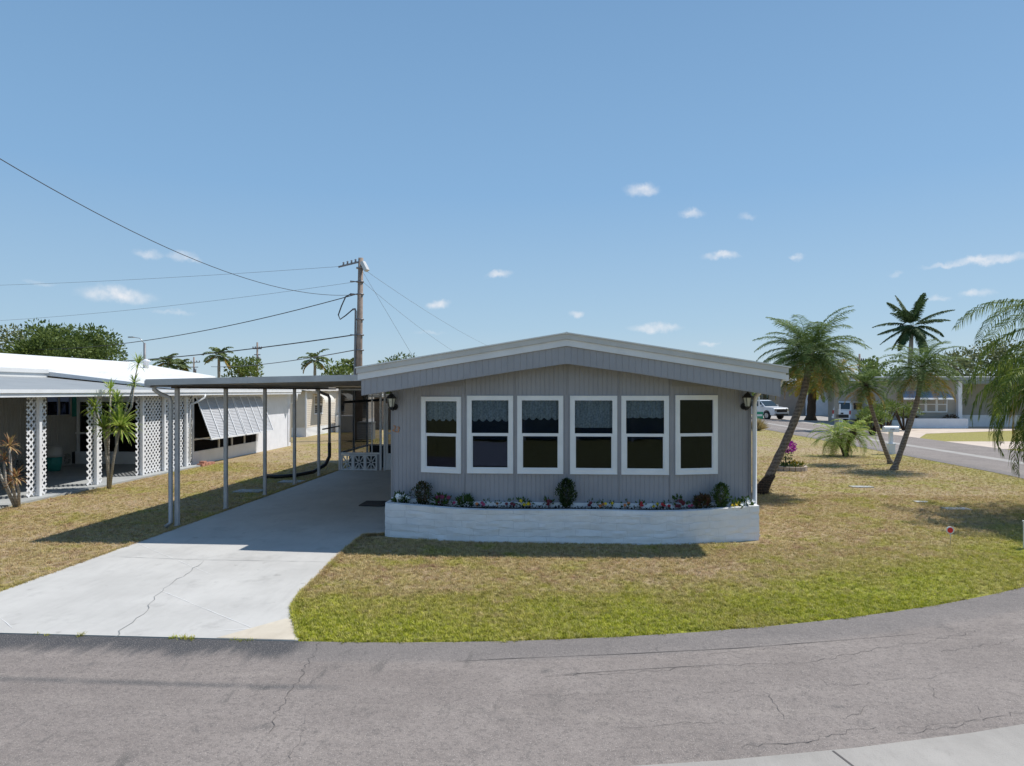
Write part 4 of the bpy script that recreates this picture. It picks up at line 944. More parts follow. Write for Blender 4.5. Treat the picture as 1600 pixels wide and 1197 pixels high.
def strapplant(name, label, base, heads, stems, mt, L=.38, n=46, grp=None):
    r = thing(name, label, 'shrub', (*base, 0), 0, grp)
    for k, path_ in enumerate(stems):
        b = MB(); b.tube(path_, [.035-.004*i for i in range(len(path_))], 8); b.build('stem', m_greybark, r)
    for hx, hy, hz, s_ in heads:
        b = MB(); c = Vector((hx, hy, hz))
        for j in range(int(n*s_)):
            az = random.uniform(0, 6.28); el = random.uniform(-.6, 1.4); d = Vector((math.cos(az)*math.cos(el), math.sin(az)*math.cos(el), math.sin(el))); l = L*s_*random.uniform(.7,1.1)
            sd = d.cross(Vector((0,0,1))).normalized()*.017*s_; q = c+d*l*.6; e = q+(d+Vector((0,0,-.45))).normalized()*l*.4
            b.face([c-sd*.5, c+sd*.5, q+sd, q-sd]); b.face([q-sd, q+sd, e])
        b.build('leaf_rosette', mt, r)
strapplant('dracaena', 'tall pale-stemmed dracaena with lime rosettes in front of the lattice', (-12.68, 18.77),
    [(-11.78,18.77,3.50,.75),(-11.90,18.77,2.98,.7),(-12.68,18.9,2.80,.8),(-12.36,18.7,2.42,.9),(-13.0,18.7,2.28,.95),(-12.68,18.6,1.72,1.1),(-12.20,18.6,1.75,1.5)],
    [[(-12.68,18.8,0),(-12.50,18.8,.9),(-12.3,18.8,1.9),(-12.05,18.8,2.55),(-11.95,18.8,2.9),(-11.78,18.77,3.5)],[(-12.3,18.8,1.9),(-12.0,18.8,2.3),(-11.90,18.77,2.98)],[(-12.72,18.85,0),(-12.75,18.9,1.2),(-12.7,18.9,2.0),(-12.68,18.9,2.8)],
     [(-12.75,18.8,.9),(-12.65,18.75,1.8),(-12.36,18.7,2.4)],[(-12.72,18.85,1.5),(-12.9,18.75,1.9),(-13.0,18.7,2.25)],[(-12.62,18.75,0),(-12.62,18.65,.9),(-12.68,18.6,1.7)],[(-12.6,18.75,0),(-12.45,18.7,.9),(-12.20,18.6,1.7)]], f_lime, .52, 75)
strapplant('dracaena', 'shorter dracaena with copper-orange rosettes at the left edge', (-12.85, 15.75),
    [(-12.95,15.6,1.45,1.0),(-13.08,15.6,1.13,.7),(-12.72,15.5,.72,1.0),(-13.35,15.6,1.38,.9),(-12.85,15.5,.55,.7)],
    [[(-12.85,15.7,0),(-12.95,15.65,.7),(-12.95,15.6,1.4)],[(-12.9,15.7,0),(-13.1,15.65,.6),(-13.08,15.6,1.1)],[(-12.8,15.7,0),(-12.72,15.6,.4),(-12.72,15.5,.7)],[(-12.9,15.7,0),(-13.2,15.65,.7),(-13.35,15.6,1.35)]], f_copper, .36, 46)

def tree(name, label, x, y, h, rx, rz, trunk_h, mt, nclump=60, per=60, leaf=.3, grp=None, bark=None, cat='tree', clump=.28, z0=0):
    r = thing(name, label, cat, (x, y, z0), 0, grp); cz_ = h-rz
    b = MB(); b.tube([(x,y,z0),(x+.1,y,z0+trunk_h*.6),(x,y,z0+trunk_h)], [rx*.09+.05, rx*.06+.04, rx*.05+.03], 9)
    C = []
    for k in range(nclump):
        while True:
            q = Vector((random.uniform(-1,1), random.uniform(-1,1), random.uniform(-.85,1)))
            if .25 < q.length < 1: break
        q *= 1+.08*math.sin(q.x*5+x)*math.cos(q.y*4+y)
        C.append(Vector((x+q.x*rx, y+q.y*rx, cz_+q.z*rz)))
    for c in C[:14]: b.tube([(x,y,z0+trunk_h*.8), ((x+c.x)/2, (y+c.y)/2, (z0+trunk_h+c.z)/2-.1), c], [rx*.03+.02, rx*.018+.012, .01], 5)
    b.build('trunk', bark or m_bark, r)
    b = MB(); cr = max(rx, rz)*clump
    for c in C:
        k_ = cr*random.uniform(.6, 1.25); leafball(b, c, k_, k_, k_*.7, per, leaf, leaf*.55, 0, .35, .3)
    b.build('crown', mt, r); return r
random.seed(5)
tree('shade_tree', 'wide dense dark green tree behind the white roof at far left', -44.4, 60, 8.7, 4.3, 3.2, 3.0, f_tree, 150, 120, .32)
tree('shade_tree', 'lighter airy tree cut by the left edge behind the white roof', -51.8, 62, 9.2, 3.6, 3.6, 3.0, f_olive, 70, 60, .32)
def farpalm(label, u, v, y, L, s=1.):
    x, z = aty(u, v, y); palm('far_palm', label, [(x,y,0),(x,y,z*.5),(x,y,z)], .2, .15, L, 14, .75, 22, (f_far, f_yellow), .16, (1.2,-.5), (.7,1.5), 0, 2, 'palms beyond the roofs on the left', m_greybark, ldroop=.8, boots=False)
farpalm('far palm left of the small double pole, beyond the white roof', 262, 567, 85, 2.2)
farpalm('far palm right of the first, just over the end of the white roof', 282, 572, 88, 1.6)
farpalm('tallest far palm, leaning crown left of the bushy tree', 342, 556, 80, 2.3)
farpalm('far palm standing alone between the thin pole and the utility pole', 492, 564, 80, 2.3)
farpalm('small far palm just left of the utility pole', 545, 572, 78, 1.6)
tree('far_tree', 'bushy yellow-green tree beside the tallest far palm', -37.2, 80, 6.7, 2.0, 2.1, 2, f_shrub, 40, 50, .35)
tree('far_tree', 'rounded green treetop right of the utility pole behind the home roof', -18.6, 80, 6.9, 2.6, 2.2, 2, f_far, 50, 50, .35)
tree('far_tree', 'yellow-green treetop left of the utility pole above the carport roof', -23.2, 72, 5.8, 1.9, 2.0, 2, f_shrub, 36, 45, .33)
tree('far_tree', 'small dark treetop farther right of the utility pole', -15.2, 84, 6.5, 1.8, 2, 2, f_tree, 30, 45, .35)
# low far tree line that closes the horizon
b = MB()
for k in range(420):
    u = random.uniform(-75, 100); yy = random.uniform(135, 155); hh = 4.2+1.6*mn.noise(Vector((u*.08, 0, 0)))+random.uniform(-.6, .4)
    leafball(b, (u, yy, hh*.55), 2.4, 2, hh*.5, 26, .9, .6, 0, .3, .3)
tag(b.build('distant_trees', f_far), 'low band of distant treetops along the horizon', 'woodland', kind='stuff')

# ------------------------------------------------------------------ left neighbour
LN = thing('neighbour_house', 'white-roofed mobile home on the left with lattice-screened carport', 'house', (-18, 20, 0))
b = MB(); windowed_wall(b, (-18.0,34), (-18.0,2), .50, 3.3, [(9.45,10.7,1.85,2.75)], pitch=.12, gw=.03, dep=.012)
ribwall(b, (-24.8,2), (-18,2), 0, 3.3, pitch=.3)
b.build('wall', m_beige, LN)
b = MB(); breeze(b, (-17.96,2,.05), (0,1,0), (1,0,0), .45, .45, .08, 50); b.build('block_skirting', m_beige, LN)
b = MB(); b.face([(-18.1,2,.0),(-18.1,34,0),(-18.1,34,.5),(-18.1,2,.5)]); b.build('skirting_void', m_dark, LN)
# the wall is walked from y=34 down to 2, so openings sit at y = 34 - s
wi = window(LN, (-18.0, 24.55), (0,-1,0), (1,0,0), 1.25, 1.85, 2.75, m_beige, m_glass2, .04, False)
b = MB(); b.box(-18.02,-17.97,23.9,23.96,1.88,2.7); b.build('mullion', m_beige, wi); b = MB(); b.face([(-18.2,24.7,1.7),(-18.2,23.1,1.7),(-18.2,23.1,2.9),(-18.2,24.7,2.9)]); b.build('room_behind', m_dark, wi)
b = MB(); b.box(-17.99,-17.94,24.60,24.84,1.80,2.75); b.build('shutter', m_teal, LN)
b = MB(); b.hexa([(-18,1,3.15),(-13.05,1,2.70),(-13.05,22.8,2.70),(-18,22.8,3.15),(-18,1,3.26),(-13.0,1,2.78),(-13.0,22.8,2.78),(-18,22.8,3.26)]); b.build('carport_roof', m_greyroof, LN)
b = MB(); b.box(-17.62,-17.55,-4,22.8,3.12,3.44); b.box(-21.8,-17.62,22.7,22.8,3.1,3.4); b.build('step_fascia', m_whiteroof, LN)
b = MB(); b.box(-13.06,-12.94,1,34.2,2.70,2.79); b.box(-13.04,-12.975,1,34.2,2.60,2.695); b.build('fascia', m_white, LN)
b = MB(); b.hexa([(-18,22.8,3.32),(-12.98,22.8,2.80),(-12.98,34.4,2.80),(-18,34.4,3.32),(-18,22.8,3.47),(-12.96,22.8,2.87),(-12.96,34.4,2.87),(-18,34.4,3.47)])
b.hexa([(-21.9,-4,4.12),(-17.5,-4,3.36),(-17.5,34.4,3.36),(-21.9,34.4,4.12),(-21.9,-4,4.24),(-17.5,-4,3.48),(-17.5,34.4,3.50),(-21.9,34.4,4.24)])
b.hexa([(-26.3,-4,3.36),(-21.9,-4,4.12),(-21.9,34.4,4.12),(-26.3,34.4,3.36),(-26.3,-4,3.48),(-21.9,-4,4.24),(-21.9,34.4,4.24),(-26.3,34.4,3.48)])
rf = b.build('roof', m_whiteroof, LN)
b = MB(); b.lathe((-19.4,31.5,3.75), [(.12,0),(.12,.35),(.2,.36),(.2,.42),(.05,.5)], 12); b.build('roof_vent', m_fascia, rf)
b = MB()
for (x_, y_) in [(-13.35,4),(-13.35,7),(-13.35,10),(-13.35,13.4),(-13.40,17.08),(-13.40,19.3),(-13.40,21.5),(-13.40,22.75),(-13.40,24.0)]:
    pass
for y_ in (10.5, 13.8, 17.08, 19.3, 21.52, 22.75, 24.15):
    b = MB(); b.box(-13.42,-13.33,y_-.045,y_+.045,.05,2.70); b.build('post', m_white, LN)
for (a, c) in ((16.75,17.42),(19.0,19.64),(21.3,24.65)):
    b = MB(); lattice(b, (-13.45,c), (-13.45,a), .06, 2.62)
    b.build('lattice_panel', m_white, LN)
# screen room and shutter wall
b = MB(); b.box(-18,-13.5,24.78,24.86,0,.50); b.box(-18,-13.5,24.78,24.86,2.35,2.65)
for x_ in (-17.9,-16.4,-15.0,-13.55): b.box(x_-.05,x_+.05,24.78,24.86,.5,2.35)
b.box(-18,-13.5,24.79,24.85,1.15,1.22)
b.box(-13.62,-13.50,24.9,30.4,0,.50); b.box(-13.60,-13.50,24.9,34.2,2.48,2.72); b.box(-13.62,-13.48,24.78,24.9,0,2.65)
for y_ in (26.9,28.0,29.15,30.35): b.box(-13.58,-13.52,y_-.03,y_+.03,.5,2.5)
b.box(-13.58,-13.52,24.9,30.4,.92,.97); b.build('screen_room_frame', m_white, LN)
b = MB(); b.face([(-18,24.84,.5),(-13.5,24.84,.5),(-13.5,24.84,2.4),(-18,24.84,2.4)]); b.face([(-13.57,24.9,.5),(-13.57,30.4,.5),(-13.57,30.4,2.5),(-13.57,24.9,2.5)])
b.build('screen', m_screend, LN)
b = MB(); b.box(-17.9,-13.8,30.35,30.4,0,2.6); b.box(-17.9,-17.85,25,30.3,0,2.6); b.build('screen_room_back', m_dark, LN)
b = MB(); b.box(-13.62,-13.50,30.40,34.2,0,2.48); b.box(-17.9,-13.62,34.1,34.2,0,2.8); b.build('end_wall', m_lav, LN)
# propped metal shutter awning
def awn(y0, y1, nm):
    a0 = Vector((-13.47,y0,2.50)); a1 = Vector((-13.47,y1,2.50)); c0 = Vector((-12.86,y0-.05,.97)); c1 = Vector((-12.86,y1-.05,.97)); b = MB(); K = 26
    for k in range(K):
        t0, t1 = k/K, (k+.9)/K; lift = Vector((.018,0,.006))
        b.face([a0+(c0-a0)*t0, a1+(c1-a1)*t0, a1+(c1-a1)*t1+lift, a0+(c0-a0)*t1+lift]); b.face([a0+(c0-a0)*t1+lift, a1+(c1-a1)*t1+lift, a1+(c1-a1)*(k+1)/K, a0+(c0-a0)*(k+1)/K])
    o = b.build('shutter_awning', m_louvre, LN)
    for k in range(5):
        t_ = k/4; b = MB(); p = a0+(a1-a0)*t_+Vector((.03,0,0)); q = c0+(c1-c0)*t_+Vector((.03,0,0)); b.bar(p, q, .035, .03); b.build('rib', m_white, o)
    b = MB(); b.bar(c0+Vector((.01,0,0)), c1+Vector((.01,0,0)), .04, .06); b.build('bottom_rail', m_white, o)
    for q0, q1 in ((Vector((-13.5,y0+.02,1.0)), c0), (Vector((-13.5,y1-.02,1.0)), c1)): b = MB(); b.tube([q0, q1], .012, 5); b.build('prop_arm', m_white, o)
awn(24.98, 27.75, 0); awn(27.85, 30.55, 1)
b = MB(); b.tube([(-12.98,24.75,2.62),(-13.0,24.72,2.5),(-13.15,24.5,2.36),(-13.3,24.3,2.25),(-13.32,24.28,.2)], .04, 8); b.build('downspout', m_white, LN)
b = MB(); b.tube([(-13.0,33.7,2.62),(-13.05,33.8,2.3),(-13.38,33.9,2.1),(-13.4,33.9,.2)], .05, 8); b.build('downspout', m_white, LN)
b = MB()
for k in range(4): b.box(-13.2+.0*k,-12.98,24.55+.24*k,24.76+.24*k,0,.09)
b.box(-13.18,-12.99,24.7,24.9,.09,.17); tag(b.build('brick_stack', m_brick, None, (-13.1,24.9,0)), 'few loose red bricks on the grass at the corner of the lattice', 'bricks')
b = MB(); b.lathe((-17.1,22.5,.05), [(.20,0),(.24,.25),(.25,.48)], 14); gb = b.build('covered_grill', m_teal, None, (-17.1,22.5,.05)); tag(gb, 'teal and grey covered barrel grill standing in the neighbour carport', 'grill')
b = MB(); b.lathe((-17.1,22.5,.05), [(.26,.47),(.27,.56),(.25,.76),(.15,.84),(.04,.85)], 14); b.build('lid', m_beige, gb)

# ------------------------------------------------------------------ cream house behind the carport, AC unit
CH = thing('cream_house', 'cream lap-sided house with rounded awnings seen past the carport', 'house', (-15.2, 41, 0))
b = MB()
for k in range(19):
    z0 = .55+k*.115
    if z0+.115 > 2.75: break
    b.hexa([(-15.2,40.9,z0),(-15.17,40.9,z0),(-15.17,60,z0),(-15.2,60,z0),(-15.2,40.9,z0+.113),(-15.19,40.9,z0+.113),(-15.19,60,z0+.113),(-15.2,60,z0+.113)])
    b.hexa([(-22,40.85,z0),(-15.2,40.85,z0),(-15.2,40.89,z0),(-22,40.89,z0),(-22,40.87,z0+.113),(-15.2,40.87,z0+.113),(-15.2,40.89,z0+.113),(-22,40.89,z0+.113)])
b.build('wall', m_beigeside, CH)
b = MB(); b.box(-22,-15.18,40.86,60,0,.55); b.box(-15.24,-15.14,40.82,40.9,.55,2.75); b.build('skirting', m_white, CH)
b = MB(); b.prism([(-22.4,40.4,2.75),(-14.9,40.4,2.75),(-18.6,40.4,3.62)], (0,20,0)); b.build('roof', m_tan, CH)
for y0 in (42.2, 46.8, 52.5):
    wi = window(CH, (-15.17, y0), (0,1,0), (1,0,0), 1.5, 1.3, 2.5, m_white, m_glass2, .05)
    b = MB()
    for k in range(6):
        a, c = k*.26, (k+1)*.26; f = lambda t: (-15.15+.75*math.sin(t), 2.6-.55*(1-math.cos(t)))
        (x0_, z0_), (x1_, z1_) = f(a), f(c); b.face([(x0_,y0-.2,z0_),(x1_,y0-.2,z1_),(x1_,y0+1.7,z1_),(x0_,y0+1.7,z0_)])
    b.build('awning', m_cream, CH)
b = MB(); b.box(-14.9,-13.6,45.5,47,0,1.1); tag(b.build('storage_box', m_lav, None, (-14.2,46.2,0)), 'pale utility box standing against the cream house', 'storage box')
AC = thing('air_conditioner', 'pale air conditioner cabinet with green louvred side seen through the porch screen', 'air conditioner', (-10.6, 37.6, 0))
b = MB(); b.box(-11.0,-10.2,37.2,38.0,.1,1.0); b.box(-11.02,-10.18,37.18,38.02,1.0,1.06); b.build('cabinet', m_greyroof, AC)
b = MB()
for k in range(9): b.box(-10.98,-10.22,37.165,37.195,.16+k*.09,.20+k*.09)
b.build('louvre', m_lav, AC)
SH = thing('back_shed', 'low dark shed with white awning glimpsed through the screened porch', 'shed', (-13, 50, 0))
b = MB(); b.box(-13.5,-6.5,50,54,0,2.3); b.build('wall', m_tan2, SH); b = MB(); b.box(-13.8,-6.2,49.2,54.2,2.3,2.5); b.build('roof', m_cream, SH)

# ------------------------------------------------------------------ utility pole and wires
UP = thing('utility_pole', 'brown wooden utility pole with insulators rising behind the carport', 'utility pole', (-11.25, 38.4, 0))
b = MB(); b.tube([(-11.25,38.4,0),(-11.22,38.4,5),(-11.13,38.4,10.2)], [.21,.18,.14], 12); b.build('shaft', m_pole, UP)
b = MB(); b.tube([(-11.47,38.25,0),(-11.45,38.25,3),(-11.38,38.25,7.2),(-11.42,38.25,7.33),(-11.55,38.25,7.3)], .06, 8); b.build('conduit', m_wiregrey, UP)
b = MB(); b.bar((-11.15,38.4,10.0),(-12.25,37.9,9.62),.09,.09)
for k in range(4): b.lathe((-11.4-.2*k,38.3-.09*k,9.93-.07*k), [(.03,0),(.07,.05),(.03,.1),(.07,.15),(.02,.2)], 8)
b.build('crossarm', m_insul, UP)
b = MB(); b.bar((-11.0,38.3,9.95),(-10.72,38.2,9.45),.28,.20); b.build('arrester_box', m_steel, UP)
b = MB()
for z_ in (8.83, 8.13, 6.72, 5.85, 5.0, 9.6): b.tube([(-11.17,38.4,z_),(-11.17,38.4,z_+.07)], .22, 12)
for z_ in (8.85, 8.15, 5.87): b.tube([(-11.2,38.3,z_),(-11.65,38.1,z_)], [.02,.05], 6)
b.build('bands', m_insul, UP)
b = MB(); b.tube([(-11.55,38.25,7.3),(-11.95,38.2,6.95),(-12.25,38.2,6.75),(-12.35,38.2,7.0),(-12.15,38.15,7.5),(-11.9,38.1,8.0),(-11.6,38.1,8.15)], .035, 6); b.build('drip_loop', m_wire, UP)
def P3(u, v, dep):
    a = (u-800)/1090; F = Vector((-math.sin(YAW), math.cos(YAW), 0)); Rr = Vector((math.cos(YAW), math.sin(YAW), 0))
    return Vector((0,0,2.75))+dep*(F+a*Rr+Vector((0,0,(611-v)/1090)))
def wire(label, a, c, sag, r, m=None):
    b = MB(); K = 28; b.tube([a+(c-a)*k/K-Vector((0,0,4*sag*(k/K)*(1-k/K))) for k in range(K+1)], r, 5, cap=False)
    o = b.build('overhead_wire', m or m_wire, None, tuple(a)); me_ = o.data; tag(o, label, 'overhead wire', 'overhead wires on the utility pole')
PT = lambda z: Vector((-11.4, 38.3, z))
wire('thick service cable dropping from the top left of the sky to the pole', PT(8.13), P3(-60, 212, 17), 1.15, .013)
wire('thin top wire running left from the crossarm', Vector((-12.2,37.9,9.65)), P3(-260, 449, 60), .35, .009, m_wiregrey)
wire('thin second wire running left below the crossarm wire', PT(8.85), P3(-260, 508, 60), .7, .009, m_wiregrey)
wire('thick wire sloping down left toward the shade tree', PT(8.15), P3(20, 546, 62), .9, .026)
wire('thick low wire passing just over the white roof', PT(5.9), P3(80, 569, 62), .35, .034)
wire('lowest thin wire left of the pole', PT(5.05), P3(330, 573, 80), .3, .03, m_wiregrey)
wire('wire falling to the right behind the home from the pole top', Vector((-11,38.4,9.6)), P3(800, 556, 80), .5, .009, m_wiregrey)
wire('lower wire falling to the right behind the home', Vector((-11,38.4,8.85)), P3(760, 575, 90), .6, .009, m_wiregrey)
wire('steep guy wire right of the pole', Vector((-11,38.4,9.4)), Vector((-7.9,44,2.5)), .0, .008, m_wiregrey)
def farpole(label, u, vt, y, arm=.8, lamp=False):
    x, z = aty(u, vt, y); r = thing('street_lamp' if lamp else 'far_pole', label, 'street lamp' if lamp else 'utility pole', (x, y, 0))
    b = MB(); b.tube([(x,y,0),(x,y,z)], [.16,.12], 8); b.build('shaft', m_pole if not lamp else m_insul, r)
    b = MB()
    if lamp:
        b.tube([(x,y,z-.1),(x-.5,y,z+.5),(x-1.3,y,z+.62)], .04, 6); b.build('arm', m_steel, r); b = MB(); b.box(x-1.75,x-1.2,y-.12,y+.12,z+.55,z+.68); b.build('lamp_head', m_steel, r)
    else:
        b.box(x-arm,x+arm,y-.06,y+.06,z-.9,z-.78); b.box(x-arm*.7,x+arm*.7,y-.06,y+.06,z-1.7,z-1.58)
        for s_ in (-1,-.5,.5,1): b.lathe((x+arm*s_*.95,y,z-.78), [(.07,0),(.1,.1),(.05,.25)], 6)
        b.tube([(x+.25,y-.1,z-2.6),(x+.25,y-.1,z-1.9)], .2, 8); b.build('crossarm', m_insul, r)
farpole('thin distant pole with small crossarms between the far palms', 402, 535, 90, .6)
farpole('short distant double-armed pole just over the white roof end', 303, 558, 110, 1.0)
farpole('faint dark pole right of the leaning palm crown', 1343, 553, 90, .5)
farpole('slim street lamp over the white roof of the left neighbour', 226, 536, 70, lamp=True)

# ------------------------------------------------------------------ right side: houses
RH = thing('tan_house', 'tan stucco house with blue-grey awning and three tall windows over the street', 'house', (28, 55, 0))
b = MB(); b.box(24.6,29.9,54.6,66,0,3.55); b.box(29.9,36,56.2,66,0,3.3); b.build('wall', m_tan, RH)
b = MB(); b.hexa([(23.9,53.9,3.55),(37,53.9,3.55),(37,67,3.85),(23.9,67,3.85),(23.9,53.9,3.78),(37,53.9,3.78),(37,67,4.1),(23.9,67,4.1)]); b.build('roof', m_greyroof, RH)
b = MB(); b.box(29.7,29.98,54.3,54.62,0,3.5); b.box(29.98,36,56.1,56.19,0,.9); b.box(36,36.3,54.3,54.6,0,3.55); b.build('pilaster', m_lav, RH)
for k in range(3): window(RH, (26.75+k*.78, 54.6), (1,0,0), (0,-1,0), .74, 1.15, 2.35, m_white, m_glass2, .05)
b = MB(); b.face([(25.5,54.55,2.75),(29.0,54.55,2.75),(28.8,53.3,2.18),(25.3,53.3,2.18)]); b.build('awning', m_blueawn, RH); b = MB(); b.box(25.28,28.82,53.26,53.31,2.10,2.20); b.build('awning_valance', m_white, RH)
b = MB(); b.box(25.0,29.9,53.4,53.6,0,.72); b.box(25.0,29.9,53.6,54.55,0,.55); b.build('front_planter', m_lav, RH)
for x_, lb in ((26.1,'left'),(28.9,'right')):
    b = MB(); leafball(b, (x_,53.9,.75), .55,.25,.2, 220, .14, .07, 0, .2, .3); tag(b.build('dark_bush', f_redleaf, None, (x_,53.9,.5)), 'dark maroon bush in the planter of the tan house, %s one' % lb, 'shrub', 'maroon bushes at the tan house')
WH = thing('white_house', 'long white house with teal band and small window behind the parked large car', 'house', (31, 80, 0))
b = MB(); b.box(27.4,37.5,80,90,0,3.4); b.build('wall', m_lav, WH); b = MB(); b.box(25.8,38,79.2,91,3.75,3.95); b.build('roof', m_whiteroof, WH)
b = MB(); b.box(25.9,37.9,79.4,79.6,3.3,3.75); b.build('teal_band', m_teal, WH)
window(WH, (32.4,80), (1,0,0), (0,-1,0), 1.5, 1.75, 2.7, m_white, m_glass2, .06); window(WH, (28.4,80), (1,0,0), (0,-1,0), .9, .1, 2.9, m_white, m_glass2, .06, False, 'door')
b = MB(); b.box(24.5,27.3,80.1,84,0,3.2); b.build('open_carport', m_tan2, WH)
GH = thing('grey_house', 'grey house with white multi-pane windows and white carport roof behind the pickup', 'house', (24, 92, 0))
b = MB(); b.box(21.5,28.5,92,100,0,3.4); b.build('wall', m_tan, GH); b = MB(); b.hexa([(20.5,90,3.3),(31.5,90,3.3),(31.5,101,4.6),(20.5,101,4.6),(20.5,90,3.55),(31.5,90,3.55),(31.5,101,4.9),(20.5,101,4.9)]); b.build('roof', m_whiteroof, GH)
for k in range(4): window(GH, (22.3+k*.95,92), (1,0,0), (0,-1,0), .9, 1.4, 2.9, m_white, m_glass2, .08)
b = MB(); b.box(26.2,28.8,91.8,91.95,.0,3.0); b.build('open_carport', m_tan2, GH)
for x_ in (26.2, 28.9): b = MB(); b.box(x_-.06,x_+.06,90.3,90.42,0,3.3); b.build('post', m_white, GH)
BH = thing('low_roofed_house', 'long low house with pale roof partly hidden by the twin palms', 'house', (40, 72, 0))
b = MB(); b.box(31,50,70,80,0,3.4); b.build('wall', m_beigeside, BH); b = MB(); b.box(30.2,51,69.2,81,3.4,3.75); b.build('roof', m_greyroof, BH)
b = MB(); b.box(32.5,34.5,69.93,69.99,.2,2.8); b.build('door', m_dark, BH)
NB = thing('street_house', 'white low house across the street behind the hanging palm fronds', 'house', (45, 50, 0))
b = MB(); b.box(40,52,46,56,0,3.0); b.build('wall', m_beigeside, NB); b = MB(); b.box(39,53,45,57,3.0,3.3); b.build('roof', m_whiteroof, NB); window(NB, (43,46), (1,0,0), (0,-1,0), 1.5, 1.1, 2.3, m_white, m_glass2, .06)
# trees and shrubs on the right
random.seed(9)
tree('far_tree', 'broad olive-green tree behind the tan house and hanging fronds', 43.5, 76, 7.9, 4.6, 3.4, 2.5, f_olive, 90, 70, .36)
tree('far_tree', 'dark green tree between the twin palms and the tan house roof', 37.5, 84, 6.2, 2.8, 2.2, 2.5, f_tree, 50, 55, .36)
tree('far_tree', 'dark tree right of the faint pole behind the white house', 33, 98, 6.0, 2.6, 1.8, 3, f_tree, 40, 50, .38)
tree('pine_tree', 'thin sparse pine with open layered crown behind the slim palm', 39.2, 90, 7.0, 1.5, 1.1, 5.4, f_tree, 13, 34, .34, cat='tree', clump=.3)
tree('far_tree', 'bright green tree beside the grey house behind the pickup', 22.3, 86, 3.9, 1.7, 1.7, 1, f_shrub, 40, 50, .3)
tree('far_tree', 'shady green tree in front of the grey house carport', 27.2, 88.5, 3.8, 1.5, 1.5, 1, f_tree, 30, 50, .3)
for x_, y_, h_, r_, lb in [(19.9,47.5,1.75,1.0,'leafy plumeria-like shrub nearest the parked large car'),(21.6,49.5,2.15,1.25,'tallest multi-stemmed shrub with pale leaf tips in the street-side bed'),(23.3,50.5,2.0,1.1,'multi-stemmed shrub at the right end of the street-side bed'),(18.9,45,1.4,.75,'small lime shrub at the left end of the street-side bed')]:
    r = thing('street_shrub', lb, 'shrub', (x_*1.03, y_, 0), 0, 'multi-stemmed shrubs by the street'); x_ *= 1.03
    b = MB()
    for k in range(9): a = k*.7; b.tube([(x_+.1*math.cos(a),y_+.1*math.sin(a),0),(x_+r_*.45*math.cos(a),y_+r_*.45*math.sin(a),h_*.5),(x_+r_*.7*math.cos(a),y_+r_*.7*math.sin(a),h_*.75)], [.05,.04,.02], 5)
    b.build('stems', m_palmdark, r)
    b = MB()
    for k in range(16):
        a = random.uniform(0,6.28); rr_ = r_*random.uniform(.2,.9); leafball(b, (x_+rr_*math.cos(a), y_+rr_*math.sin(a), h_*random.uniform(.58,.9)), .34,.34,.24, 46, .24, .07, 0, .2, .4)
    b.build('leaves', f_shrub, r)
b = MB()
for k in range(900):
    a = random.uniform(0,6.28); e = random.uniform(.25,1.5); d = Vector((math.cos(a)*math.cos(e), math.sin(a)*math.cos(e), math.sin(e))); p = Vector((13.7,49.6,0)); b.leaf(p+Vector((random.uniform(-.15,.15),random.uniform(-.15,.15),0)), d, Vector((random.random(),random.random(),.2)), random.uniform(.6,1.0), .03)
tag(b.build('grass_clump', f_straw, None, (13.7,49.6,0)), 'rounded straw-coloured ornamental grass clump at the street corner', 'ornamental grass')
# corner sign post
SG = thing('street_sign', 'thin white sign post with small green plate near the straw grass clump', 'street sign', (14.35,51.5,0))
b = MB(); b.box(14.31,14.39,51.46,51.54,0,2.35); b.build('post', m_white, SG); b = MB(); b.box(14.05,14.62,51.43,51.455,.75,1.25); b.build('sign_plate', m_green, SG); b = MB(); b.box(14.12,14.55,51.415,51.43,.93,1.07); b.build('plate_stripe', m_white, SG)
# mailbox
MX = thing('mailbox', 'white mailbox on a thick white post at the kerb behind the twin palms', 'mailbox', (14.4,31.5,0))
b = MB(); b.box(14.33,14.47,31.43,31.57,0,1.0); b.box(14.27,14.53,31.37,31.63,0,.42); b.box(14.25,14.55,31.35,31.65,.42,.47); b.build('post', m_white, MX)
b = MB(); sec = [(-.13,.0),(.13,.0),(.13,.14),(.10,.21),(.04,.25),(-.04,.25),(-.10,.21),(-.13,.14)]
b.prism([(14.10, 31.5+u_, .97+v_) for u_, v_ in sec], (.60,0,0)); bx_ = b.build('box', m_white, MX)
letters(MX, '710', (14.40,31.36,1.08), (R(90),0,0), .12, m_insul, 'numerals')
# flower ring
FB = thing('flower_bed_ring', 'low round stone-edged bed beside the leaning palm', 'flower bed', (8.0,24.9,0))
b = MB()
for k in range(18):
    a = k*2*math.pi/18; c = Vector((8.0+.5*math.cos(a), 24.9+.5*math.sin(a), 0)); t_ = Vector((-math.sin(a), math.cos(a), 0))*.082; n_ = Vector((math.cos(a), math.sin(a), 0))*.05
    b.hexa([c-t_-n_, c+t_-n_, c+t_+n_, c-t_+n_]+[v+Vector((0,0,.15)) for v in (c-t_-n_, c+t_-n_, c+t_+n_, c-t_+n_)])
b.build('edging', m_stone, FB); b = MB(); b.lathe((8,24.9,0), [(.46,0),(.46,.1)], 18, sm=False); b.build('soil', m_soil, FB)
BG = thing('bougainvillea', 'small standard bougainvillea with magenta ball of blooms in the ring bed', 'flowering shrub', (7.85,24.9,.1))
b = MB(); b.tube([(7.85,24.9,.1),(7.83,24.9,.5)], .02, 6); b.build('stem', m_bark, BG); b = MB(); leafball(b, (7.83,24.9,.52), .24,.22,.18, 220, .07, .045); b.build('leaves', f_flow, BG)
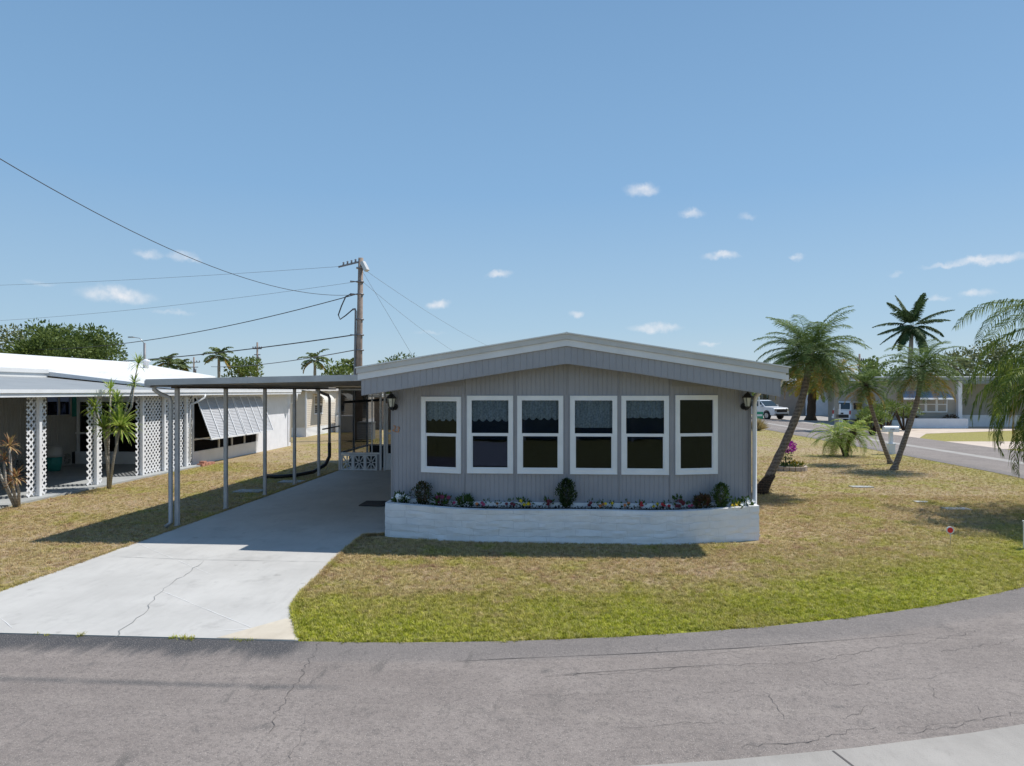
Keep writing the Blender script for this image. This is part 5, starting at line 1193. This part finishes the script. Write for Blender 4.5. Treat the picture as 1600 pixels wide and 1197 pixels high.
b = MB(); leafball(b, (7.95,24.85,.80), .22,.2,.19, 420, .07, .06); b.build('flowers', PET['magenta'], BG)
b = MB(); leafball(b, (8.0,24.8,.16), .4,.35,.1, 260, .1, .05, 0, .2, .8); leafball(b, (8.15,24.75,.2), .25,.2,.1, 60, .1, .06, 1, .2, .8); tag(b.build('ground_plants', [f_flow, f_yellow], None, (8,24.8,.1)), 'low green and yellow plants filling the stone ring bed', 'plants')
# red marker disc
MK = thing('cable_marker', 'red and white round marker on a thin stake in the right lawn', 'marker', (6.94,12.94,0))
b = MB(); b.tube([(6.94,12.94,0),(6.94,12.94,.25)], .006, 6); b.build('stake', m_steel, MK)
b = MB(); b.tube([(6.94,12.955,.27),(6.94,12.935,.27)], .066, 20); d_ = b.build('disc', m_white, MK); b = MB(); b.tube([(6.935,12.934,.27),(6.935,12.928,.27)], .048, 20); b.build('red_face', m_redp, d_)
b = MB(); b.box(8.10,8.17,12.75,12.82,0,.46); b.box(8.09,8.18,12.74,12.83,.46,.48); tag(b.build('boundary_stake', m_white, None, (8.13,12.8,0)), 'short white stake at the right edge of the lawn', 'stake')
# low box beside big car (street side)
BX = thing('newspaper_box', 'black street box on a slim stake in front of the parked large car', 'mailbox', (18.6,47.5,0))
b = MB(); b.box(18.55,18.65,47.45,47.55,0,1.0); b.box(18.4,18.47,47.4,47.47,0,1.9); b.build('stake', m_white, BX); b = MB(); b.box(18.3,18.95,47.3,47.7,.98,1.2); b.build('box', m_black, BX)

# ------------------------------------------------------------------ vehicles (local x is forward)
def wheel(root, x, y, r, w=.24):
    s_ = 1 if y > 0 else -1; b = MB(); b.tube([(x,y-w/2*s_,r),(x,y+w/2*s_,r)], r, 20)
    t_ = b.build('wheel', m_tyre, root, local=True); b = MB(); b.tube([(x,y+(w/2+.004)*s_,r),(x,y+(w/2+.012)*s_,r)], r*.62, 14)
    for k in range(5): a = k*1.2566; b.bar((x+.05*math.cos(a),y+(w/2+.02)*s_,r+.05*math.sin(a)), (x+r*.55*math.cos(a),y+(w/2+.02)*s_,r+r*.55*math.sin(a)), .06,.02)
    b.build('rim', m_rim, t_, local=True)
def sidebody(b, prof, hw, inset_z=None, tumble=.0):
    """profile (x,z) closed, extruded to +-hw, narrowing above inset_z"""
    def yy(z): return hw-(max(0, z-inset_z)*tumble if inset_z else 0)
    n = len(prof); i = len(b.v)
    b.v += [(x, -yy(z), z) for x, z in prof]+[(x, yy(z), z) for x, z in prof]
    b.f += [tuple(range(i, i+n)), tuple(range(i+2*n-1, i+n-1, -1))]; b.m += [0,0]; b.s += [False]*2
    for k in range(n): j = (k+1) % n; b.f.append((i+k, i+n+k, i+n+j, i+j)); b.m.append(0); b.s.append(False)
def arch(cx, r, z0, up=True): return [(cx+r*math.cos(a), z0+r*math.sin(a)) for a in [math.pi*k/8 for k in range(9)]]
def glassquad(b, x0, z0, x1, z1, x2, z2, x3, z3, hw, iz, tb):
    for s_ in (-1, 1):
        q = [(x, s_*(hw-max(0, z-iz)*tb+.006), z) for x, z in ((x0,z0),(x1,z1),(x2,z2),(x3,z3))]; b.face(q if s_ < 0 else q[::-1])
PK = thing('pickup_truck', 'white crew-cab pickup truck parked with its black grille toward the street', 'pickup truck', (20.0,71.0,0), R(-62))
b = MB(); hw = .93; rim_ = arch(1.65,.47,.42); rim2 = arch(-1.65,.47,.42)
prof = [(-2.65,.5)]+[(x,z) for x,z in reversed(rim2)]+[(x,z) for x,z in reversed(rim_)]+[(2.55,.42),(2.68,.6),(2.66,1.0),(2.5,1.14),(1.45,1.22),(-2.62,1.22),(-2.68,.9)]
sidebody(b, prof, hw); sidebody(b, [(-.98,1.221),(1.42,1.221),(.62,1.80),(.3,1.86),(-.7,1.86),(-.92,1.78)], hw-.03, 1.22, .28)
o = b.build('body', m_car, PK, local=True); mo = o.modifiers.new('b', 'BEVEL'); mo.width = .035; mo.segments = 2
b = MB(); glassquad(b, -.85,1.26, .1,1.26, .1,1.75, -.8,1.75, hw-.03,1.22,.28); glassquad(b, .18,1.26, 1.22,1.26, .62,1.75, .18,1.75, hw-.03,1.22,.28)
b.face([(1.375,-.82,1.27),(1.375,.82,1.27),(.66,.72,1.79),(.66,-.72,1.79)]); b.build('window_glass', m_carglass, PK, local=True)
b = MB(); b.box(2.66,2.72,-.62,.62,.72,1.02); b.box(2.64,2.74,-.75,.75,.42,.56); b.build('grille', m_black, PK, local=True)
b = MB(); b.box(2.60,2.70,-.9,.9,.56,.70); b.build('bumper', m_car, PK, local=True)
for s_ in (-1,1): b = MB(); b.box(2.56,2.69,s_*.78-.12,s_*.78+.12,.82,1.04); b.build('headlight', m_chrome, PK, local=True)
for s_ in (-1,1): b = MB(); b.box(.95,1.12,s_*1.03-.10,s_*1.03+.10,1.22,1.42); b.build('mirror', m_car, PK, local=True)
for x_ in (1.65,-1.65):
    for y_ in (.82,-.82): wheel(PK, x_, y_, .38)
SV = thing('parked_suv', 'large white sport utility vehicle parked tail-out behind the shrubs', 'car', (25.5,60.2,0), R(24))
b = MB(); hw = .98; rim_ = arch(1.6,.46,.42); rim2 = arch(-1.55,.46,.42)
prof = [(-2.55,.48)]+[(x,z) for x,z in reversed(rim2)]+[(x,z) for x,z in reversed(rim_)]+[(2.5,.42),(2.6,.7),(2.5,1.08),(1.35,1.18),(-2.58,1.18),(-2.62,.8)]
sidebody(b, prof, hw); sidebody(b, [(-2.56,1.181),(1.3,1.181),(.55,1.82),(.2,1.90),(-2.2,1.92),(-2.42,1.86)], hw-.02, 1.18, .22)
o = b.build('body', m_car, SV, local=True); mo = o.modifiers.new('b', 'BEVEL'); mo.width = .04; mo.segments = 2
b = MB(); glassquad(b, -2.3,1.24, -1.3,1.24, -1.3,1.78, -2.25,1.78, hw-.02,1.18,.22); glassquad(b, -1.22,1.24, -.2,1.24, -.2,1.78, -1.22,1.78, hw-.02,1.18,.22); glassquad(b, -.12,1.24, 1.1,1.24, .5,1.76, -.12,1.78, hw-.02,1.18,.22)
b.face([(-2.565,.80,1.26),(-2.565,-.80,1.26),(-2.45,-.72,1.80),(-2.45,.72,1.80)]); b.face([(1.27,-.82,1.24),(1.27,.82,1.24),(.6,.72,1.78),(.6,-.72,1.78)]); b.build('window_glass', m_carglass, SV, local=True)
b = MB(); b.box(-2.70,-2.58,-.95,.95,.48,.66); b.build('bumper', m_car, SV, local=True)
for s_ in (-1,1): b = MB(); b.box(-2.64,-2.57,s_*.88-.07,s_*.88+.07,.85,1.15); b.build('tail_light', m_tail, SV, local=True)
b = MB(); b.box(-2.65,-2.62,-.2,.2,.85,.97); b.build('number_plate', m_plate, SV, local=True)
for x_ in (1.6,-1.55):
    for y_ in (.86,-.86): wheel(SV, x_, y_, .39)

# ------------------------------------------------------------------ house over the near street, mirrored in the window panes
OH = thing('opposite_house', 'white house with scalloped awning over the near street, mirrored in the front windows', 'house', (-4, -12, 0))
b = MB(); ribwall(b, (3,-14), (-16,-14), 0, 2.8, pitch=.2); b.face([(10,-14,0),(3,-14,0),(3,-14,2.6),(10,-14,2.6)]); b.build('wall', m_bluesoft, OH)
b = MB(); b.box(-16.5,10.5,-22,-12.6,2.75,2.95); b.prism([(-16.5,-22,2.95),(-16.5,-12.6,2.95),(-16.5,-17.3,3.9)], (21,0,0)); b.build('roof', m_whiteroof, OH)
b = MB(); K = 60
for k in range(K):
    x0, x1 = 6-22*k/K, 6-22*(k+1)/K; b.face([(x0,-12.0,2.2+.08*abs(math.sin(k*1.57))),(x1,-12.0,2.2+.08*abs(math.sin((k+1)*1.57))),(x1,-12.6,2.75),(x0,-12.6,2.75)])
b.build('awning', m_cream, OH)
for x_ in (4,1,-2,-5,-8): b = MB(); b.box(x_-.05,x_+.05,-12.7,-12.6,0,2.75); b.build('post', m_white, OH)
b = MB(); b.face([(-7,1,.02),(-1.6,1,.02),(-2.2,-12,.02),(-6.2,-12,.02)]); tag(b.build('opposite_driveway', m_drive), kind='structure')
random.seed(13)
tree('shade_tree', 'green tree beside the house over the near street', 9, -15, 6.5, 3.2, 2.6, 2, f_tree, 50, 50, .3)
